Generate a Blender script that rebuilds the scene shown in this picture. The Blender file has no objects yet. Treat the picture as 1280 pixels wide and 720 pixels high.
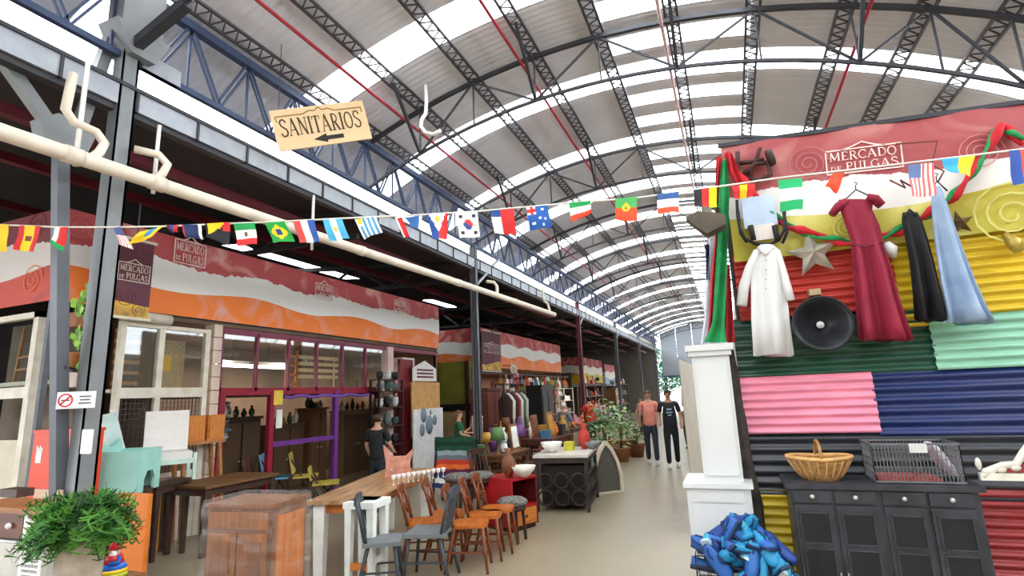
import bpy, math, random
from mathutils import Vector, Matrix
random.seed(7)
S = bpy.context.scene
COL = S.collection
V = Vector
PI = math.pi
# ------------------------------------------------------------------ camera, sky, exposure
EYE = V((0, 0, 1.75))
FPX = 670.0
def _axes():
    yd = V((275, 122, FPX)).normalized()
    p2 = V((275 - 1000, 122 + 42, FPX))
    up = yd.cross(p2).normalized()
    if up.y > 0: up = -up
    xd = yd.cross(up)
    if xd.x < 0: xd = -xd
    return xd, yd, up
XD, YD, UP = _axes()
cam = bpy.data.objects.new('camera', bpy.data.cameras.new('camera'))
COL.objects.link(cam)
cam.data.sensor_width = 36
cam.data.lens = FPX / 1280 * 36
cam.data.clip_end = 400
cx, cy, cz = [V((XD[i], YD[i], UP[i])) for i in range(3)]
m3 = Matrix((cx, -cy, -cz)).transposed()
cam.matrix_world = Matrix.Translation(EYE) @ m3.to_4x4()
S.camera = cam
W = bpy.data.worlds.new('overcast_sky'); S.world = W; W.use_nodes = True
nt = W.node_tree; bg = nt.nodes['Background']
tc = nt.nodes.new('ShaderNodeTexCoord'); sx = nt.nodes.new('ShaderNodeSeparateXYZ'); cr = nt.nodes.new('ShaderNodeValToRGB')
nt.links.new(tc.outputs['Generated'], sx.inputs[0]); nt.links.new(sx.outputs['Z'], cr.inputs[0]); nt.links.new(cr.outputs[0], bg.inputs[0])
cr.color_ramp.elements[0].color = (.86, .93, 1, 1); cr.color_ramp.elements[1].color = (.93, .97, 1, 1)
bg.inputs[1].default_value = 5.0
S.view_settings.view_transform = 'Standard'; S.view_settings.look = 'None'; S.view_settings.gamma = 1
S.view_settings.use_curve_mapping = False
S.view_settings.exposure = 0.8
S.cycles.max_bounces = 8; S.cycles.transparent_max_bounces = 16; S.cycles.use_denoising = True
S.cycles.diffuse_bounces = 4
# ------------------------------------------------------------------ helpers
def at(px, py, X=None, Y=None, Z=None):
    """the point of the plane X=, Y= or Z= that the photograph shows at (px, py)"""
    d = V((px - 640, py - 360, FPX))
    d = V((XD.dot(d), YD.dot(d), UP.dot(d)))
    if X is not None: t = (X - EYE.x) / d.x
    elif Y is not None: t = (Y - EYE.y) / d.y
    else: t = (Z - EYE.z) / d.z
    return EYE + d * t
def atp(px, py, p, n):
    d = V((px - 640, py - 360, FPX)); d = V((XD.dot(d), YD.dot(d), UP.dot(d)))
    return EYE + d * ((p - EYE).dot(n) / d.dot(n))
def hexc(h):
    h = h.lstrip('#'); c = [int(h[i:i+2], 16) / 255 for i in (0, 2, 4)]
    return tuple(x / 12.92 if x <= .04045 else ((x + .055) / 1.055) ** 2.4 for x in c) + (1,)
MATS = {}
def mat(h, rough=.6, metal=0, var=.12, scale=6, bump=0, stretch=None, key='', spec=.4, h2=None):
    k = (h, rough, metal, var, scale, bump, stretch, key, h2)
    if k in MATS: return MATS[k]
    m = bpy.data.materials.new('mat_' + h.strip('#') + key); m.use_nodes = True
    n = m.node_tree.nodes; l = m.node_tree.links
    b = n['Principled BSDF']; b.inputs['Roughness'].default_value = rough; b.inputs['Metallic'].default_value = metal
    b.inputs['Specular IOR Level'].default_value = spec
    c = hexc(h)
    tcn = n.new('ShaderNodeTexCoord'); mp = n.new('ShaderNodeMapping'); nz = n.new('ShaderNodeTexNoise'); rp = n.new('ShaderNodeValToRGB')
    l.new(tcn.outputs['Object'], mp.inputs[0]); l.new(mp.outputs[0], nz.inputs[0]); l.new(nz.outputs['Fac'], rp.inputs[0]); l.new(rp.outputs[0], b.inputs['Base Color'])
    if stretch: mp.inputs['Scale'].default_value = stretch
    nz.inputs['Scale'].default_value = scale; nz.inputs['Detail'].default_value = 4
    rp.color_ramp.elements[0].position = .3; rp.color_ramp.elements[1].position = .7
    if h2: rp.color_ramp.elements[0].color = hexc(h2); rp.color_ramp.elements[1].color = c
    else:
        rp.color_ramp.elements[0].color = tuple(x * (1 - var) for x in c[:3]) + (1,)
        rp.color_ramp.elements[1].color = tuple(min(1, x * (1 + var)) for x in c[:3]) + (1,)
    if bump:
        bp = n.new('ShaderNodeBump'); bp.inputs['Strength'].default_value = bump; bp.inputs['Distance'].default_value = .02
        l.new(nz.outputs['Fac'], bp.inputs['Height']); l.new(bp.outputs[0], b.inputs['Normal'])
    MATS[k] = m; return m
def wood(h, h2=None, rough=.5, st=(1, 14, 14)):
    return mat(h, rough, 0, .35, 2.2, .15, st, 'wood', h2=h2)
def glassmat():
    if 'glass' in MATS: return MATS['glass']
    m = bpy.data.materials.new('pane_glass'); m.use_nodes = True; n = m.node_tree.nodes; l = m.node_tree.links
    n.remove(n['Principled BSDF']); a = n.new('ShaderNodeBsdfTransparent'); g = n.new('ShaderNodeBsdfGlossy'); x = n.new('ShaderNodeMixShader')
    g.inputs['Roughness'].default_value = .03; a.inputs[0].default_value = (.93, .96, .95, 1)
    x.inputs[0].default_value = .08; l.new(a.outputs[0], x.inputs[1]); l.new(g.outputs[0], x.inputs[2]); l.new(x.outputs[0], n['Material Output'].inputs[0])
    MATS['glass'] = m; return m
def skymat():
    if 'sky' in MATS: return MATS['sky']
    m = bpy.data.materials.new('translucent_polycarbonate'); m.use_nodes = True; n = m.node_tree.nodes; l = m.node_tree.links
    n.remove(n['Principled BSDF']); a = n.new('ShaderNodeBsdfTransparent'); g = n.new('ShaderNodeBsdfTranslucent'); x = n.new('ShaderNodeMixShader')
    a.inputs[0].default_value = (.93, .95, .95, 1); g.inputs[0].default_value = (.9, .92, .9, 1); x.inputs[0].default_value = .3
    l.new(a.outputs[0], x.inputs[1]); l.new(g.outputs[0], x.inputs[2]); l.new(x.outputs[0], n['Material Output'].inputs[0])
    MATS['sky'] = m; return m
def filmmat():
    """clear stretch film"""
    if 'film' in MATS: return MATS['film']
    m = bpy.data.materials.new('stretch_film'); m.use_nodes = True; n = m.node_tree.nodes; l = m.node_tree.links
    b = n['Principled BSDF']; b.inputs['Base Color'].default_value = (.9, .85, .8, 1); b.inputs['Roughness'].default_value = .2
    a = n.new('ShaderNodeBsdfTransparent'); x = n.new('ShaderNodeMixShader'); nz = n.new('ShaderNodeTexNoise'); mp = n.new('ShaderNodeMapping'); tcn = n.new('ShaderNodeTexCoord'); rp = n.new('ShaderNodeValToRGB')
    mp.inputs['Scale'].default_value = (2, 2, 6); nz.inputs['Scale'].default_value = 3; nz.inputs['Detail'].default_value = 5
    l.new(tcn.outputs['Object'], mp.inputs[0]); l.new(mp.outputs[0], nz.inputs[0]); l.new(nz.outputs[0], rp.inputs[0]); l.new(rp.outputs[0], x.inputs[0])
    rp.color_ramp.elements[0].position = .45; rp.color_ramp.elements[0].color = (.05, .05, .05, 1); rp.color_ramp.elements[1].position = .95; rp.color_ramp.elements[1].color = (.26, .26, .26, 1)
    l.new(a.outputs[0], x.inputs[1]); l.new(b.outputs[0], x.inputs[2]); l.new(x.outputs[0], n['Material Output'].inputs[0])
    MATS['film'] = m; return m
def emit(h, s):
    k = ('e', h, s)
    if k in MATS: return MATS[k]
    m = bpy.data.materials.new('lamp_light'); m.use_nodes = True; b = m.node_tree.nodes['Principled BSDF']
    b.inputs['Emission Color'].default_value = hexc(h); b.inputs['Emission Strength'].default_value = s; b.inputs['Base Color'].default_value = hexc(h)
    MATS[k] = m; return m
class M:
    def __init__(s): s.v = []; s.f = []; s.mi = []; s.sm = []
    def add(s, vs, fs, mi=0, sm=False):
        o = len(s.v); s.v += [tuple(x) for x in vs]; s.f += [tuple(i + o for i in f) for f in fs]; s.mi += [mi] * len(fs); s.sm += [sm] * len(fs); return s
    def box(s, c, d, R=None, mi=0, top=1.0):
        c = V(c); vs = []
        for z in (-1, 1):
            k = top if z > 0 else 1
            for x, y in ((-1, -1), (1, -1), (1, 1), (-1, 1)):
                p = V((x * d[0] / 2 * k, y * d[1] / 2 * k, z * d[2] / 2)); vs.append(c + (R @ p if R is not None else p))
        return s.add(vs, [(3, 2, 1, 0), (4, 5, 6, 7), (0, 1, 5, 4), (1, 2, 6, 5), (2, 3, 7, 6), (3, 0, 4, 7)], mi)
    def b2(s, lo, hi, mi=0):
        return s.box([(a + b) / 2 for a, b in zip(lo, hi)], [abs(b - a) for a, b in zip(lo, hi)], None, mi)
    def bar(s, p0, p1, w, h=None, mi=0, up=(0, 0, 1), w2=None, h2=None):
        p0 = V(p0); p1 = V(p1); h = h or w; d = (p1 - p0).normalized(); up = V(up)
        if abs(d.dot(up)) > .98: up = V((0, 1, 0))
        x = d.cross(up).normalized(); y = x.cross(d); vs = []
        for p, a, b in ((p0, w, h), (p1, w2 or w, h2 or h)):
            for i, j in ((-1, -1), (1, -1), (1, 1), (-1, 1)): vs.append(p + x * i * a / 2 + y * j * b / 2)
        return s.add(vs, [(0, 1, 2, 3), (7, 6, 5, 4), (4, 5, 1, 0), (5, 6, 2, 1), (6, 7, 3, 2), (7, 4, 0, 3)], mi)
    def tube(s, pts, r, n=8, mi=0, caps=True, sm=True, flat=1.0, closed=False):
        pts = [V(p) for p in pts]; N = len(pts); rs = r if isinstance(r, (list, tuple)) else [r] * N
        vs = []; fs = []; ref = None
        for i, p in enumerate(pts):
            a = pts[i - 1] if i or closed else p; b = pts[(i + 1) % N] if i < N - 1 or closed else p
            t = (b - a).normalized()
            if ref is None: ref = V((0, 0, 1)) if abs(t.z) < .9 else V((1, 0, 0))
            x = t.cross(ref).normalized(); ref = x.cross(t); y = ref
            for k in range(n):
                q = 2 * PI * k / n; vs.append(p + x * math.cos(q) * rs[i] + y * math.sin(q) * rs[i] * flat)
        for i in range(N if closed else N - 1):
            j = (i + 1) % N
            for k in range(n): fs.append((i * n + k, i * n + (k + 1) % n, j * n + (k + 1) % n, j * n + k))
        if caps and not closed: fs.append(tuple(range(n))[::-1]); fs.append(tuple((N - 1) * n + k for k in range(n)))
        return s.add(vs, fs, mi, sm)
    def lathe(s, prof, c=(0, 0, 0), n=16, R=None, mi=0, sm=True, sx=1, sy=1):
        c = V(c); vs = []; fs = []
        for r, z in prof:
            for k in range(n):
                q = 2 * PI * k / n; p = V((r * math.cos(q) * sx, r * math.sin(q) * sy, z)); vs.append(c + (R @ p if R is not None else p))
        for i in range(len(prof) - 1):
            for k in range(n): fs.append((i * n + k, i * n + (k + 1) % n, (i + 1) * n + (k + 1) % n, (i + 1) * n + k))
        if prof[0][0] > 1e-5: fs.append(tuple(range(n))[::-1])
        if prof[-1][0] > 1e-5: fs.append(tuple((len(prof) - 1) * n + k for k in range(n)))
        return s.add(vs, fs, mi, sm)
    def ball(s, c, r, n=10, mi=0, R=None):
        if not isinstance(r, (list, tuple)): r = (r, r, r)
        c = V(c); vs = []; fs = []; h = max(4, n // 2)
        for i in range(h + 1):
            a = PI * i / h
            for k in range(n):
                q = 2 * PI * k / n; p = V((r[0] * math.sin(a) * math.cos(q), r[1] * math.sin(a) * math.sin(q), r[2] * math.cos(a))); vs.append(c + (R @ p if R is not None else p))
        for i in range(h):
            for k in range(n): fs.append((i * n + k, (i + 1) * n + k, (i + 1) * n + (k + 1) % n, i * n + (k + 1) % n))
        return s.add(vs, fs, mi, True)
    def prism(s, poly, o, u, v, d, mi=0):
        """outline poly [(a, b)] on the plane o + a*u + b*v, thickness vector d"""
        o = V(o); u = V(u); v = V(v); d = V(d); n = len(poly)
        vs = [o + u * a + v * b for a, b in poly]; vs += [p + d for p in vs]
        fs = [tuple(range(n)), tuple(range(2 * n - 1, n - 1, -1))] + [(i, i + n, (i + 1) % n + n, (i + 1) % n) for i in range(n)]
        return s.add(vs, fs, mi)
    def grid(s, fn, nu, nv, mi=0, sm=True, mf=None):
        vs = [fn(i / nu, j / nv) for j in range(nv + 1) for i in range(nu + 1)]
        for j in range(nv):
            for i in range(nu): pass
        o = len(s.v); s.v += [tuple(p) for p in vs]
        for j in range(nv):
            for i in range(nu):
                a = o + j * (nu + 1) + i; s.f.append((a, a + 1, a + nu + 2, a + nu + 1)); s.sm.append(sm)
                s.mi.append(mf((i + .5) / nu, (j + .5) / nv) if mf else mi)
        return s
    def loft(s, rings, mi=0, sm=True, caps=True):
        n = len(rings[0]); vs = [p for r in rings for p in r]; fs = []
        for i in range(len(rings) - 1):
            for k in range(n): fs.append((i * n + k, i * n + (k + 1) % n, (i + 1) * n + (k + 1) % n, (i + 1) * n + k))
        if caps: fs.append(tuple(range(n))[::-1]); fs.append(tuple((len(rings) - 1) * n + k for k in range(n)))
        return s.add(vs, fs, mi, sm)
ORG = {}
def mesh(name, m, mats, off=V((0, 0, 0))):
    me = bpy.data.meshes.new(name)
    me.from_pydata([(x - off.x, y - off.y, z - off.z) for x, y, z in m.v], [], m.f)
    for q in (mats if isinstance(mats, (list, tuple)) else [mats]): me.materials.append(q)
    me.polygons.foreach_set('material_index', m.mi); me.polygons.foreach_set('use_smooth', m.sm); me.update()
    return me
def obj(name, m, mats, parent=None, world=True):
    """one mesh object; world: the builder's points are world points (parents here are unrotated)"""
    off = ORG.get(parent, V((0, 0, 0))) if (parent and world) else V((0, 0, 0))
    o = bpy.data.objects.new(name, mesh(name, m, mats, off)); COL.objects.link(o)
    if parent: o.parent = parent; ORG[o] = off
    return o
def tag(o, label, cat, group=None, kind=None):
    if label: o['label'] = label
    if cat: o['category'] = cat
    if group: o['group'] = group
    if kind: o['kind'] = kind
    return o
def thing(name, label, cat, loc=(0, 0, 0), rz=0, group=None):
    o = bpy.data.objects.new(name, None); COL.objects.link(o); o.location = loc; o.rotation_euler = (0, 0, rz); o.empty_display_size = .1
    ORG[o] = V(loc); return tag(o, label, cat, group)
def struct(name, m=None, mats=None, label=None, cat=None):
    if m is None: o = bpy.data.objects.new(name, None); COL.objects.link(o); ORG[o] = V((0, 0, 0))
    else: o = obj(name, m, mats)
    ORG[o] = V((0, 0, 0)); o['kind'] = 'structure'
    return tag(o, label, cat)
def one(name, m, mats, label, cat, group=None):
    """a thing that is one mesh, its origin at the middle of its base"""
    xs = [p[0] for p in m.v]; ys = [p[1] for p in m.v]; zs = [p[2] for p in m.v]
    off = V(((min(xs) + max(xs)) / 2, (min(ys) + max(ys)) / 2, min(zs)))
    o = bpy.data.objects.new(name, mesh(name, m, mats, off)); COL.objects.link(o); o.location = off; ORG[o] = off
    return tag(o, label, cat, group)
def share(name, src, parent, loc, rot=None):
    o = bpy.data.objects.new(name, src.data); COL.objects.link(o); o.parent = parent; o.location = loc
    if rot is not None: o.rotation_euler = rot
    return o
KIDS = {}
def copy_tree(o, loc=None, rz=None, label=None, parent=None):
    c = o.copy(); COL.objects.link(c)
    if parent: c.parent = parent
    else:
        if loc is not None: c.location = loc
        if rz is not None: c.rotation_euler = (0, 0, rz)
        if label: c['label'] = label
    for ch in list(o.children): copy_tree(ch, parent=c)
    return c
def stuff(o): o['kind'] = 'stuff'; return o
def rotz(a): return Matrix.Rotation(a, 3, 'Z')
ORD = 'first second third fourth fifth sixth seventh eighth ninth tenth eleventh twelfth thirteenth fourteenth'.split()
# serif capitals as strokes: (points, thickness)
def _arc(cx, cy, rx, ry, a0, a1, n=8): return [(cx + rx * math.cos(math.radians(a0 + (a1 - a0) * i / n)), cy + ry * math.sin(math.radians(a0 + (a1 - a0) * i / n))) for i in range(n + 1)]
K, TN, SF = .15, .065, .05
GL = {
 'S': ([([(.52, .8), (.47, .93), (.32, 1), (.15, .95), (.08, .8), (.14, .64), (.32, .52), (.5, .4), (.56, .22), (.46, .05), (.28, 0), (.12, .05), (.05, .2)], .11)], .62),
 'A': ([([(.06, 0), (.36, 1)], TN), ([(.36, 1), (.66, 0)], K), ([(.17, .33), (.55, .33)], TN), ([(-.02, .02), (.16, .02)], SF), ([(.54, .02), (.78, .02)], SF)], .76),
 'N': ([([(.12, 0), (.12, 1)], TN), ([(.1, 1), (.62, 0)], K), ([(.62, 0), (.62, 1)], TN), ([(.02, .02), (.22, .02)], SF), ([(.52, .98), (.72, .98)], SF), ([(0, .98), (.14, .98)], SF)], .74),
 'I': ([([(.16, 0), (.16, 1)], K), ([(.03, .02), (.29, .02)], SF), ([(.03, .98), (.29, .98)], SF)], .33),
 'T': ([([(.32, 0), (.32, 1)], K), ([(.02, .97), (.62, .97)], TN), ([(.04, .98), (.02, .78)], SF), ([(.6, .98), (.62, .78)], SF), ([(.19, .02), (.45, .02)], SF)], .65),
 'R': ([([(.14, 0), (.14, 1)], K), ([(.14, .97)] + _arc(.3, .74, .22, .24, 90, -90) + [(.14, .5)], .09), ([(.32, .5), (.6, 0)], K), ([(.02, .02), (.27, .02)], SF), ([(.52, .02), (.7, .02)], SF)], .68),
 'O': ([(_arc(.36, .5, .31, .48, 0, 360, 18), .11)], .74),
 'M': ([([(.1, 0), (.12, 1)], TN), ([(.12, 1), (.42, .1)], K), ([(.42, .1), (.72, 1)], TN), ([(.74, 1), (.76, 0)], K), ([(.0, .02), (.2, .02)], SF), ([(.66, .02), (.88, .02)], SF)], .9),
 'E': ([([(.14, 0), (.14, 1)], K), ([(.05, .97), (.52, .97)], TN), ([(.14, .52), (.42, .52)], TN), ([(.05, .03), (.54, .03)], TN), ([(.52, 1), (.52, .8)], SF), ([(.54, 0), (.56, .2)], SF)], .6),
 'C': ([(_arc(.38, .5, .32, .48, 45, 315, 16), .1), ([(.6, .98), (.6, .74)], SF)], .68),
 'D': ([([(.14, 0), (.14, 1)], K), ([(.05, .97), (.3, .97)] + _arc(.3, .5, .33, .47, 90, -90) + [(.05, .03)], .09)], .7),
 'P': ([([(.14, 0), (.14, 1)], K), ([(.05, .97)] + _arc(.3, .74, .22, .24, 90, -90) + [(.14, .5)], .09), ([(.02, .02), (.27, .02)], SF)], .58),
 'U': ([([(.14, 1), (.14, .3)] + _arc(.36, .3, .22, .28, 180, 360) + [(.58, 1)], .1), ([(.02, .98), (.26, .98)], SF), ([(.48, .98), (.68, .98)], SF)], .72),
 'L': ([([(.14, 0), (.14, 1)], K), ([(.05, .03), (.52, .03)], TN), ([(.52, 0), (.54, .24)], SF), ([(.03, .98), (.26, .98)], SF)], .57),
 'G': ([(_arc(.38, .5, .32, .48, 45, 320, 16), .1), ([(.6, .98), (.6, .74)], SF), ([(.62, .04), (.62, .42)], K * .8), ([(.5, .42), (.72, .42)], SF)], .76),
 ' ': ([], .35)}
def letters(m, text, o, u, v, h, width, dep=.004, mi=0):
    """raised lettering: o = lower left corner, u/v unit directions, h = cap height, width = length of the line"""
    o = V(o); u = V(u).normalized(); v = V(v).normalized(); n = u.cross(v)
    tot = sum(GL[c][1] + .06 for c in text); kx = width / tot; x = 0
    for c in text:
        st, ad = GL[c]
        for pts, th in st:
            for (a, b), (a2, b2) in zip(pts, pts[1:]):
                p = o + u * (x + a) * kx + v * b * h + n * dep / 2; q = o + u * (x + a2) * kx + v * b2 * h + n * dep / 2
                e = (q - p).normalized() * th * h * .12
                m.bar(p - e, q + e, th * h * (.9 if h < kx else kx / h * .9 + .05), dep, mi, up=n)
        x += ad + .06
    return m
def ring(m, c, u, v, r, w, d=.004, n=24, a0=0, a1=360, mi=0):
    c = V(c); u = V(u).normalized(); v = V(v).normalized(); nn = u.cross(v)
    ps = [c + u * r * math.cos(math.radians(a0 + (a1 - a0) * i / n)) + v * r * math.sin(math.radians(a0 + (a1 - a0) * i / n)) + nn * d / 2 for i in range(n + 1)]
    for a, b in zip(ps, ps[1:]): m.bar(a, b, w, d, mi, up=nn)
    return m
def logo(parent, c, u, v, w, h, mt, name='market_emblem'):
    """the framed two-line market name with its small pediment"""
    c = V(c); u = V(u).normalized(); v = V(v).normalized(); n = u.cross(v); m = M()
    t = h * .045
    for a, b in (((-.5, -.5), (.5, -.5)), ((-.5, .5), (.5, .5)), ((-.5, -.5), (-.5, .5)), ((.5, -.5), (.5, .5))):
        m.bar(c + u * a[0] * w + v * a[1] * h + n * .003, c + u * b[0] * w + v * b[1] * h + n * .003, t, .006, up=n)
    letters(m, 'MERCADO', c - u * w * .45 + v * h * .05, u, v, h * .36, w * .9, .006)
    letters(m, 'PULGAS', c - u * w * .24 - v * h * .4, u, v, h * .34, w * .7, .006)
    letters(m, 'DE', c - u * w * .45 - v * h * .4, u, v, h * .2, w * .16, .006)
    for i in range(10):
        a, b = -.3 + .06 * i, -.3 + .06 * (i + 1); f = lambda x: .5 + .26 * max(0, 1 - abs(x) / .3) ** 1.5
        m.bar(c + u * a * w + v * f(a) * h + n * .003, c + u * b * w + v * f(b) * h + n * .003, t, .006, up=n)
    return obj(name, m, mt, parent)
def banner_mat(c1, c2, c3, key, z0, h, f1=.66, f2=.34, light='#f0b0a0'):
    """printed awning cloth: three wavy bands with paler marbling; printed on, in world heights"""
    m = bpy.data.materials.new('banner_' + key); m.use_nodes = True; n = m.node_tree.nodes; l = m.node_tree.links; b = n['Principled BSDF']; b.inputs['Roughness'].default_value = .55
    g = n.new('ShaderNodeNewGeometry'); sp = n.new('ShaderNodeSeparateXYZ'); l.new(g.outputs['Position'], sp.inputs[0])
    def mth(op, a, bb=None, cc=None):
        q = n.new('ShaderNodeMath'); q.operation = op
        for i, x in enumerate((a, bb, cc)):
            if x is None: continue
            if isinstance(x, (int, float)): q.inputs[i].default_value = x
            else: l.new(x, q.inputs[i])
        return q.outputs[0]
    t = mth('DIVIDE', mth('SUBTRACT', sp.outputs['Z'], z0), h)
    al = mth('ADD', sp.outputs['X'], sp.outputs['Y'])
    wv = mth('MULTIPLY', mth('SINE', mth('MULTIPLY', al, 3.1)), .035)
    wv2 = mth('MULTIPLY', mth('SINE', mth('MULTIPLY', al, 2.3)), .05)
    nz = n.new('ShaderNodeTexNoise'); l.new(g.outputs['Position'], nz.inputs[0]); nz.inputs['Scale'].default_value = 9; nz.inputs['Detail'].default_value = 3
    scl = mth('MULTIPLY', mth('SUBTRACT', nz.outputs['Fac'], .5), .12)
    big = n.new('ShaderNodeTexNoise'); l.new(g.outputs['Position'], big.inputs[0]); big.inputs['Scale'].default_value = 1.7; big.inputs['Detail'].default_value = 3; big.inputs['Distortion'].default_value = 1.2
    up = mth('GREATER_THAN', mth('ADD', mth('ADD', t, wv), scl), f1)
    lo = mth('LESS_THAN', mth('ADD', t, wv2), f2)
    def mix(f, a, bb):
        q = n.new('ShaderNodeMix'); q.data_type = 'RGBA'
        for i, x in ((0, f), (6, a), (7, bb)):
            if hasattr(x, 'node'): l.new(x, q.inputs[i])
            elif isinstance(x, str): q.inputs[i].default_value = hexc(x)
            else: q.inputs[i].default_value = x
        return q.outputs[2]
    rp = n.new('ShaderNodeMapRange'); l.new(big.outputs['Fac'], rp.inputs[0]); rp.inputs[1].default_value = .5; rp.inputs[2].default_value = .72; rp.inputs[4].default_value = .75
    a = mix(rp.outputs[0], c1, light); d = mix(rp.outputs[0], c3, light if key != 'yellow' else '#e8e08a')
    l.new(mix(up, mix(lo, c2, d), a), b.inputs['Base Color'])
    return m
STEEL = mat('#5c5e63', .5, .3, .12, 4); DSTEEL = mat('#3b3b40', .55, .3, .15, 4); NAVY = mat('#3a4560', .5, .3, .15, 4); GREYC = mat('#7c7e80', .5, .2, .1, 3)
WHITE = mat('#e8e6e0', .5, 0, .05, 5); BLACK = mat('#17171a', .6, 0, .2, 8); CREAM = mat('#dcd2bd', .6, 0, .08, 6); PVC = mat('#d8cbb9', .45, 0, .1, 5)
# ------------------------------------------------------------------ floor
fm = mat('#94866f', .34, 0, .07, 1.6, .02, (1, .5, 1), 'floor', .5)
struct('floor', M().b2((-18, -12.5, -.1), (12, 60, 0)), fm)
struct('wall_back_added', M().b2((-18, -12.6, 0), (12, -12.5, 7)), mat('#77726e', .8))  # unseen end wall, added to hold back sky light from behind the camera
# ------------------------------------------------------------------ vault
AX, RT, RB = -1.3, 9.24, 8.4
zr = lambda x: 6.64 - RT + math.sqrt(RT * RT - (x - AX) ** 2)
zt = lambda x: 6.48 - RT + math.sqrt(RT * RT - (x - AX) ** 2)
zb = lambda x: 5.81 - RB + math.sqrt(RB * RB - (x - AX) ** 2)
XL, XR, YE, YB = -5.72, 4.3, 43.0, -12.0
ceil = struct('ceiling')
sheet = mat('#dbdae0', .55, .1, .06, 2)
def arcsheet(x0, x1, y0, y1, nx, pitch=0, amp=.016, dz=0):
    ny = max(1, int((y1 - y0) / pitch * 4)) if pitch else 1
    def fn(a, b):
        x = x0 + (x1 - x0) * a; y = y0 + (y1 - y0) * b
        return (x, y, zr(x) + dz + (amp * math.sin(2 * PI * (y - y0) / pitch) if pitch else 0))
    return M().grid(fn, nx, ny)
strips = [5.45 + 2.42 * (k - 7) for k in range(23)]
HW = .31
edge = [YB] + strips + [YE]
for i in range(len(edge) - 1):
    y0 = edge[i] + (HW if i else 0); y1 = edge[i + 1] - (HW if i < len(edge) - 2 else 0)
    if y1 - y0 < .05: continue
    # left and right of the bright middle bay
    p = 0 if y0 < 1 else .11 if y0 < 9 else .2 if y0 < 16 else 0
    obj('roof_sheet', arcsheet(XL, -1.1, y0 - .03, y1 + .03, 16, p), sheet, ceil)
    obj('roof_sheet', arcsheet(.75, XR, y0 - .03, y1 + .03, 16, p), sheet, ceil)
    # the middle bay alternates sheets and skylights three times as often
    n = 3; st = 2.42 / n; a = edge[i] + (HW if i else 0)
    ys = [strips[0] - 4.84 + k * st for k in range(-1, 80)]
    cuts = [y for y in ys if y0 - .3 < y < y1 + .3]
    prev = y0
    for y in [q for q in ys if y0 < q < y1 + st]:
        s0 = max(y0, y - st + .21); s1 = min(y1, y - .2)
        if s1 - s0 > .06: obj('roof_sheet', arcsheet(-1.1, .75, s0, s1, 6, .11 if y0 < 9 else 0), sheet, ceil)
        k0, k1 = max(y0, y - .2), min(y1, y + .21)
        if k1 - k0 > .06: obj('skylight_panel', arcsheet(-1.1, .75, k0, k1, 6), skymat(), ceil)
for y in strips: obj('skylight_panel', arcsheet(XL, XR, y - HW, y + HW, 32), skymat(), ceil)
# ------------------------------------------------------------------ arched trusses
PURX = [-4.78, -3.97, -3.06, -2.1, -1.17, -.2, .76, 1.73, 2.45, 3.1]
AY = [2.85 + 3.68 * k for k in range(11)]
for k, y in enumerate(AY):
    t = thing('roof_truss', f'{ORD[k]} arched steel roof truss counted from the camera end of the hall', 'roof truss', (AX, y, zb(AX)), group='arched roof trusses')
    N = 26; xs = [-4.9 + 9.2 * i / N for i in range(N + 1)]
    for nm, f, w in (('top_chord', zt, .055), ('bottom_chord', zb, .038)):
        m = M()
        for a, b in zip(xs, xs[1:]): m.bar((a, y, f(a)), (b, y, f(b)), w, w)
        obj(nm, m, DSTEEL, t)
    nodes = PURX[1:] + [3.9]
    for i, x in enumerate(nodes):
        obj('web_post', M().bar((x, y, zb(x)), (x, y, zt(x)), .022), DSTEEL, t)
        if i: 
            x0 = nodes[i - 1]; a, b = ((x0, zb(x0)), (x, zt(x))) if i % 2 else ((x0, zt(x0)), (x, zb(x)))
            obj('web_brace', M().bar((a[0], y, a[1]), (b[0], y, b[1]), .026), DSTEEL, t)
        if i % 2 == 0 and k < 6: obj('knee_brace', M().bar((x, y, zb(x)), (x + .02, y - .75, zr(x) - .12), .042), DSTEEL, t)
# ------------------------------------------------------------------ lattice purlins along the hall
LAT = mat('#4e4b4d', .6, .2, .15, 4)
for k, x in enumerate(PURX):
    t = thing('lattice_purlin', f'{ORD[k]} flat lattice purlin from the left eave, running lengthwise under the vault', 'purlin', (x, 2, zr(x) - .1), group='lattice purlins')
    dx = .075; s = -(x - AX) / RT
    z0 = zr(x) - .085
    for q in (-1, 1): obj('chord', M().bar((x + q * dx, -2.5, z0 + q * dx * s), (x + q * dx, YE, z0 + q * dx * s), .03), LAT, t)
    m = M(); y = -2.5; q = 1
    while y < 18:
        m.bar((x - q * dx, y, z0 - q * dx * s), (x + q * dx, y + .085, z0 + q * dx * s), .014); y += .085; q = -q
    stuff(obj('lacing', m, LAT, t))
# ------------------------------------------------------------------ eave truss, gutter
EX = -4.9
t = thing('eave_truss', 'long blue-grey lattice truss under the left eave of the vault', 'truss', (EX, 0, 4.93))
obj('top_chord', M().bar((EX, -2.5, 5.72), (EX, YE, 5.72), .09), NAVY, t)
obj('bottom_chord', M().bar((EX, -2.5, 4.98), (EX, YE, 4.98), .06), NAVY, t)
y = -.6
while y < YE - 1:
    for s in (-.03, .03):
        obj('web_brace', M().bar((EX, y + s, 5.0), (EX, y + .36 + s, 5.7), .022), NAVY, t)
        obj('web_brace', M().bar((EX, y + .36 + s, 5.7), (EX, y + .74 + s, 5.0), .022), NAVY, t)
    obj('web_post', M().bar((EX, y + .36, 5.0), (EX, y + .36, 5.7), .022), NAVY, t)
    y += .74
gut = thing('box_gutter', 'long galvanised box gutter panels below the bright clerestory gap on the left', 'gutter', (EX, 0, 4.46))
GAL = mat('#9a9da3', .45, .5, .12, 5)
y = -2.0
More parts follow.
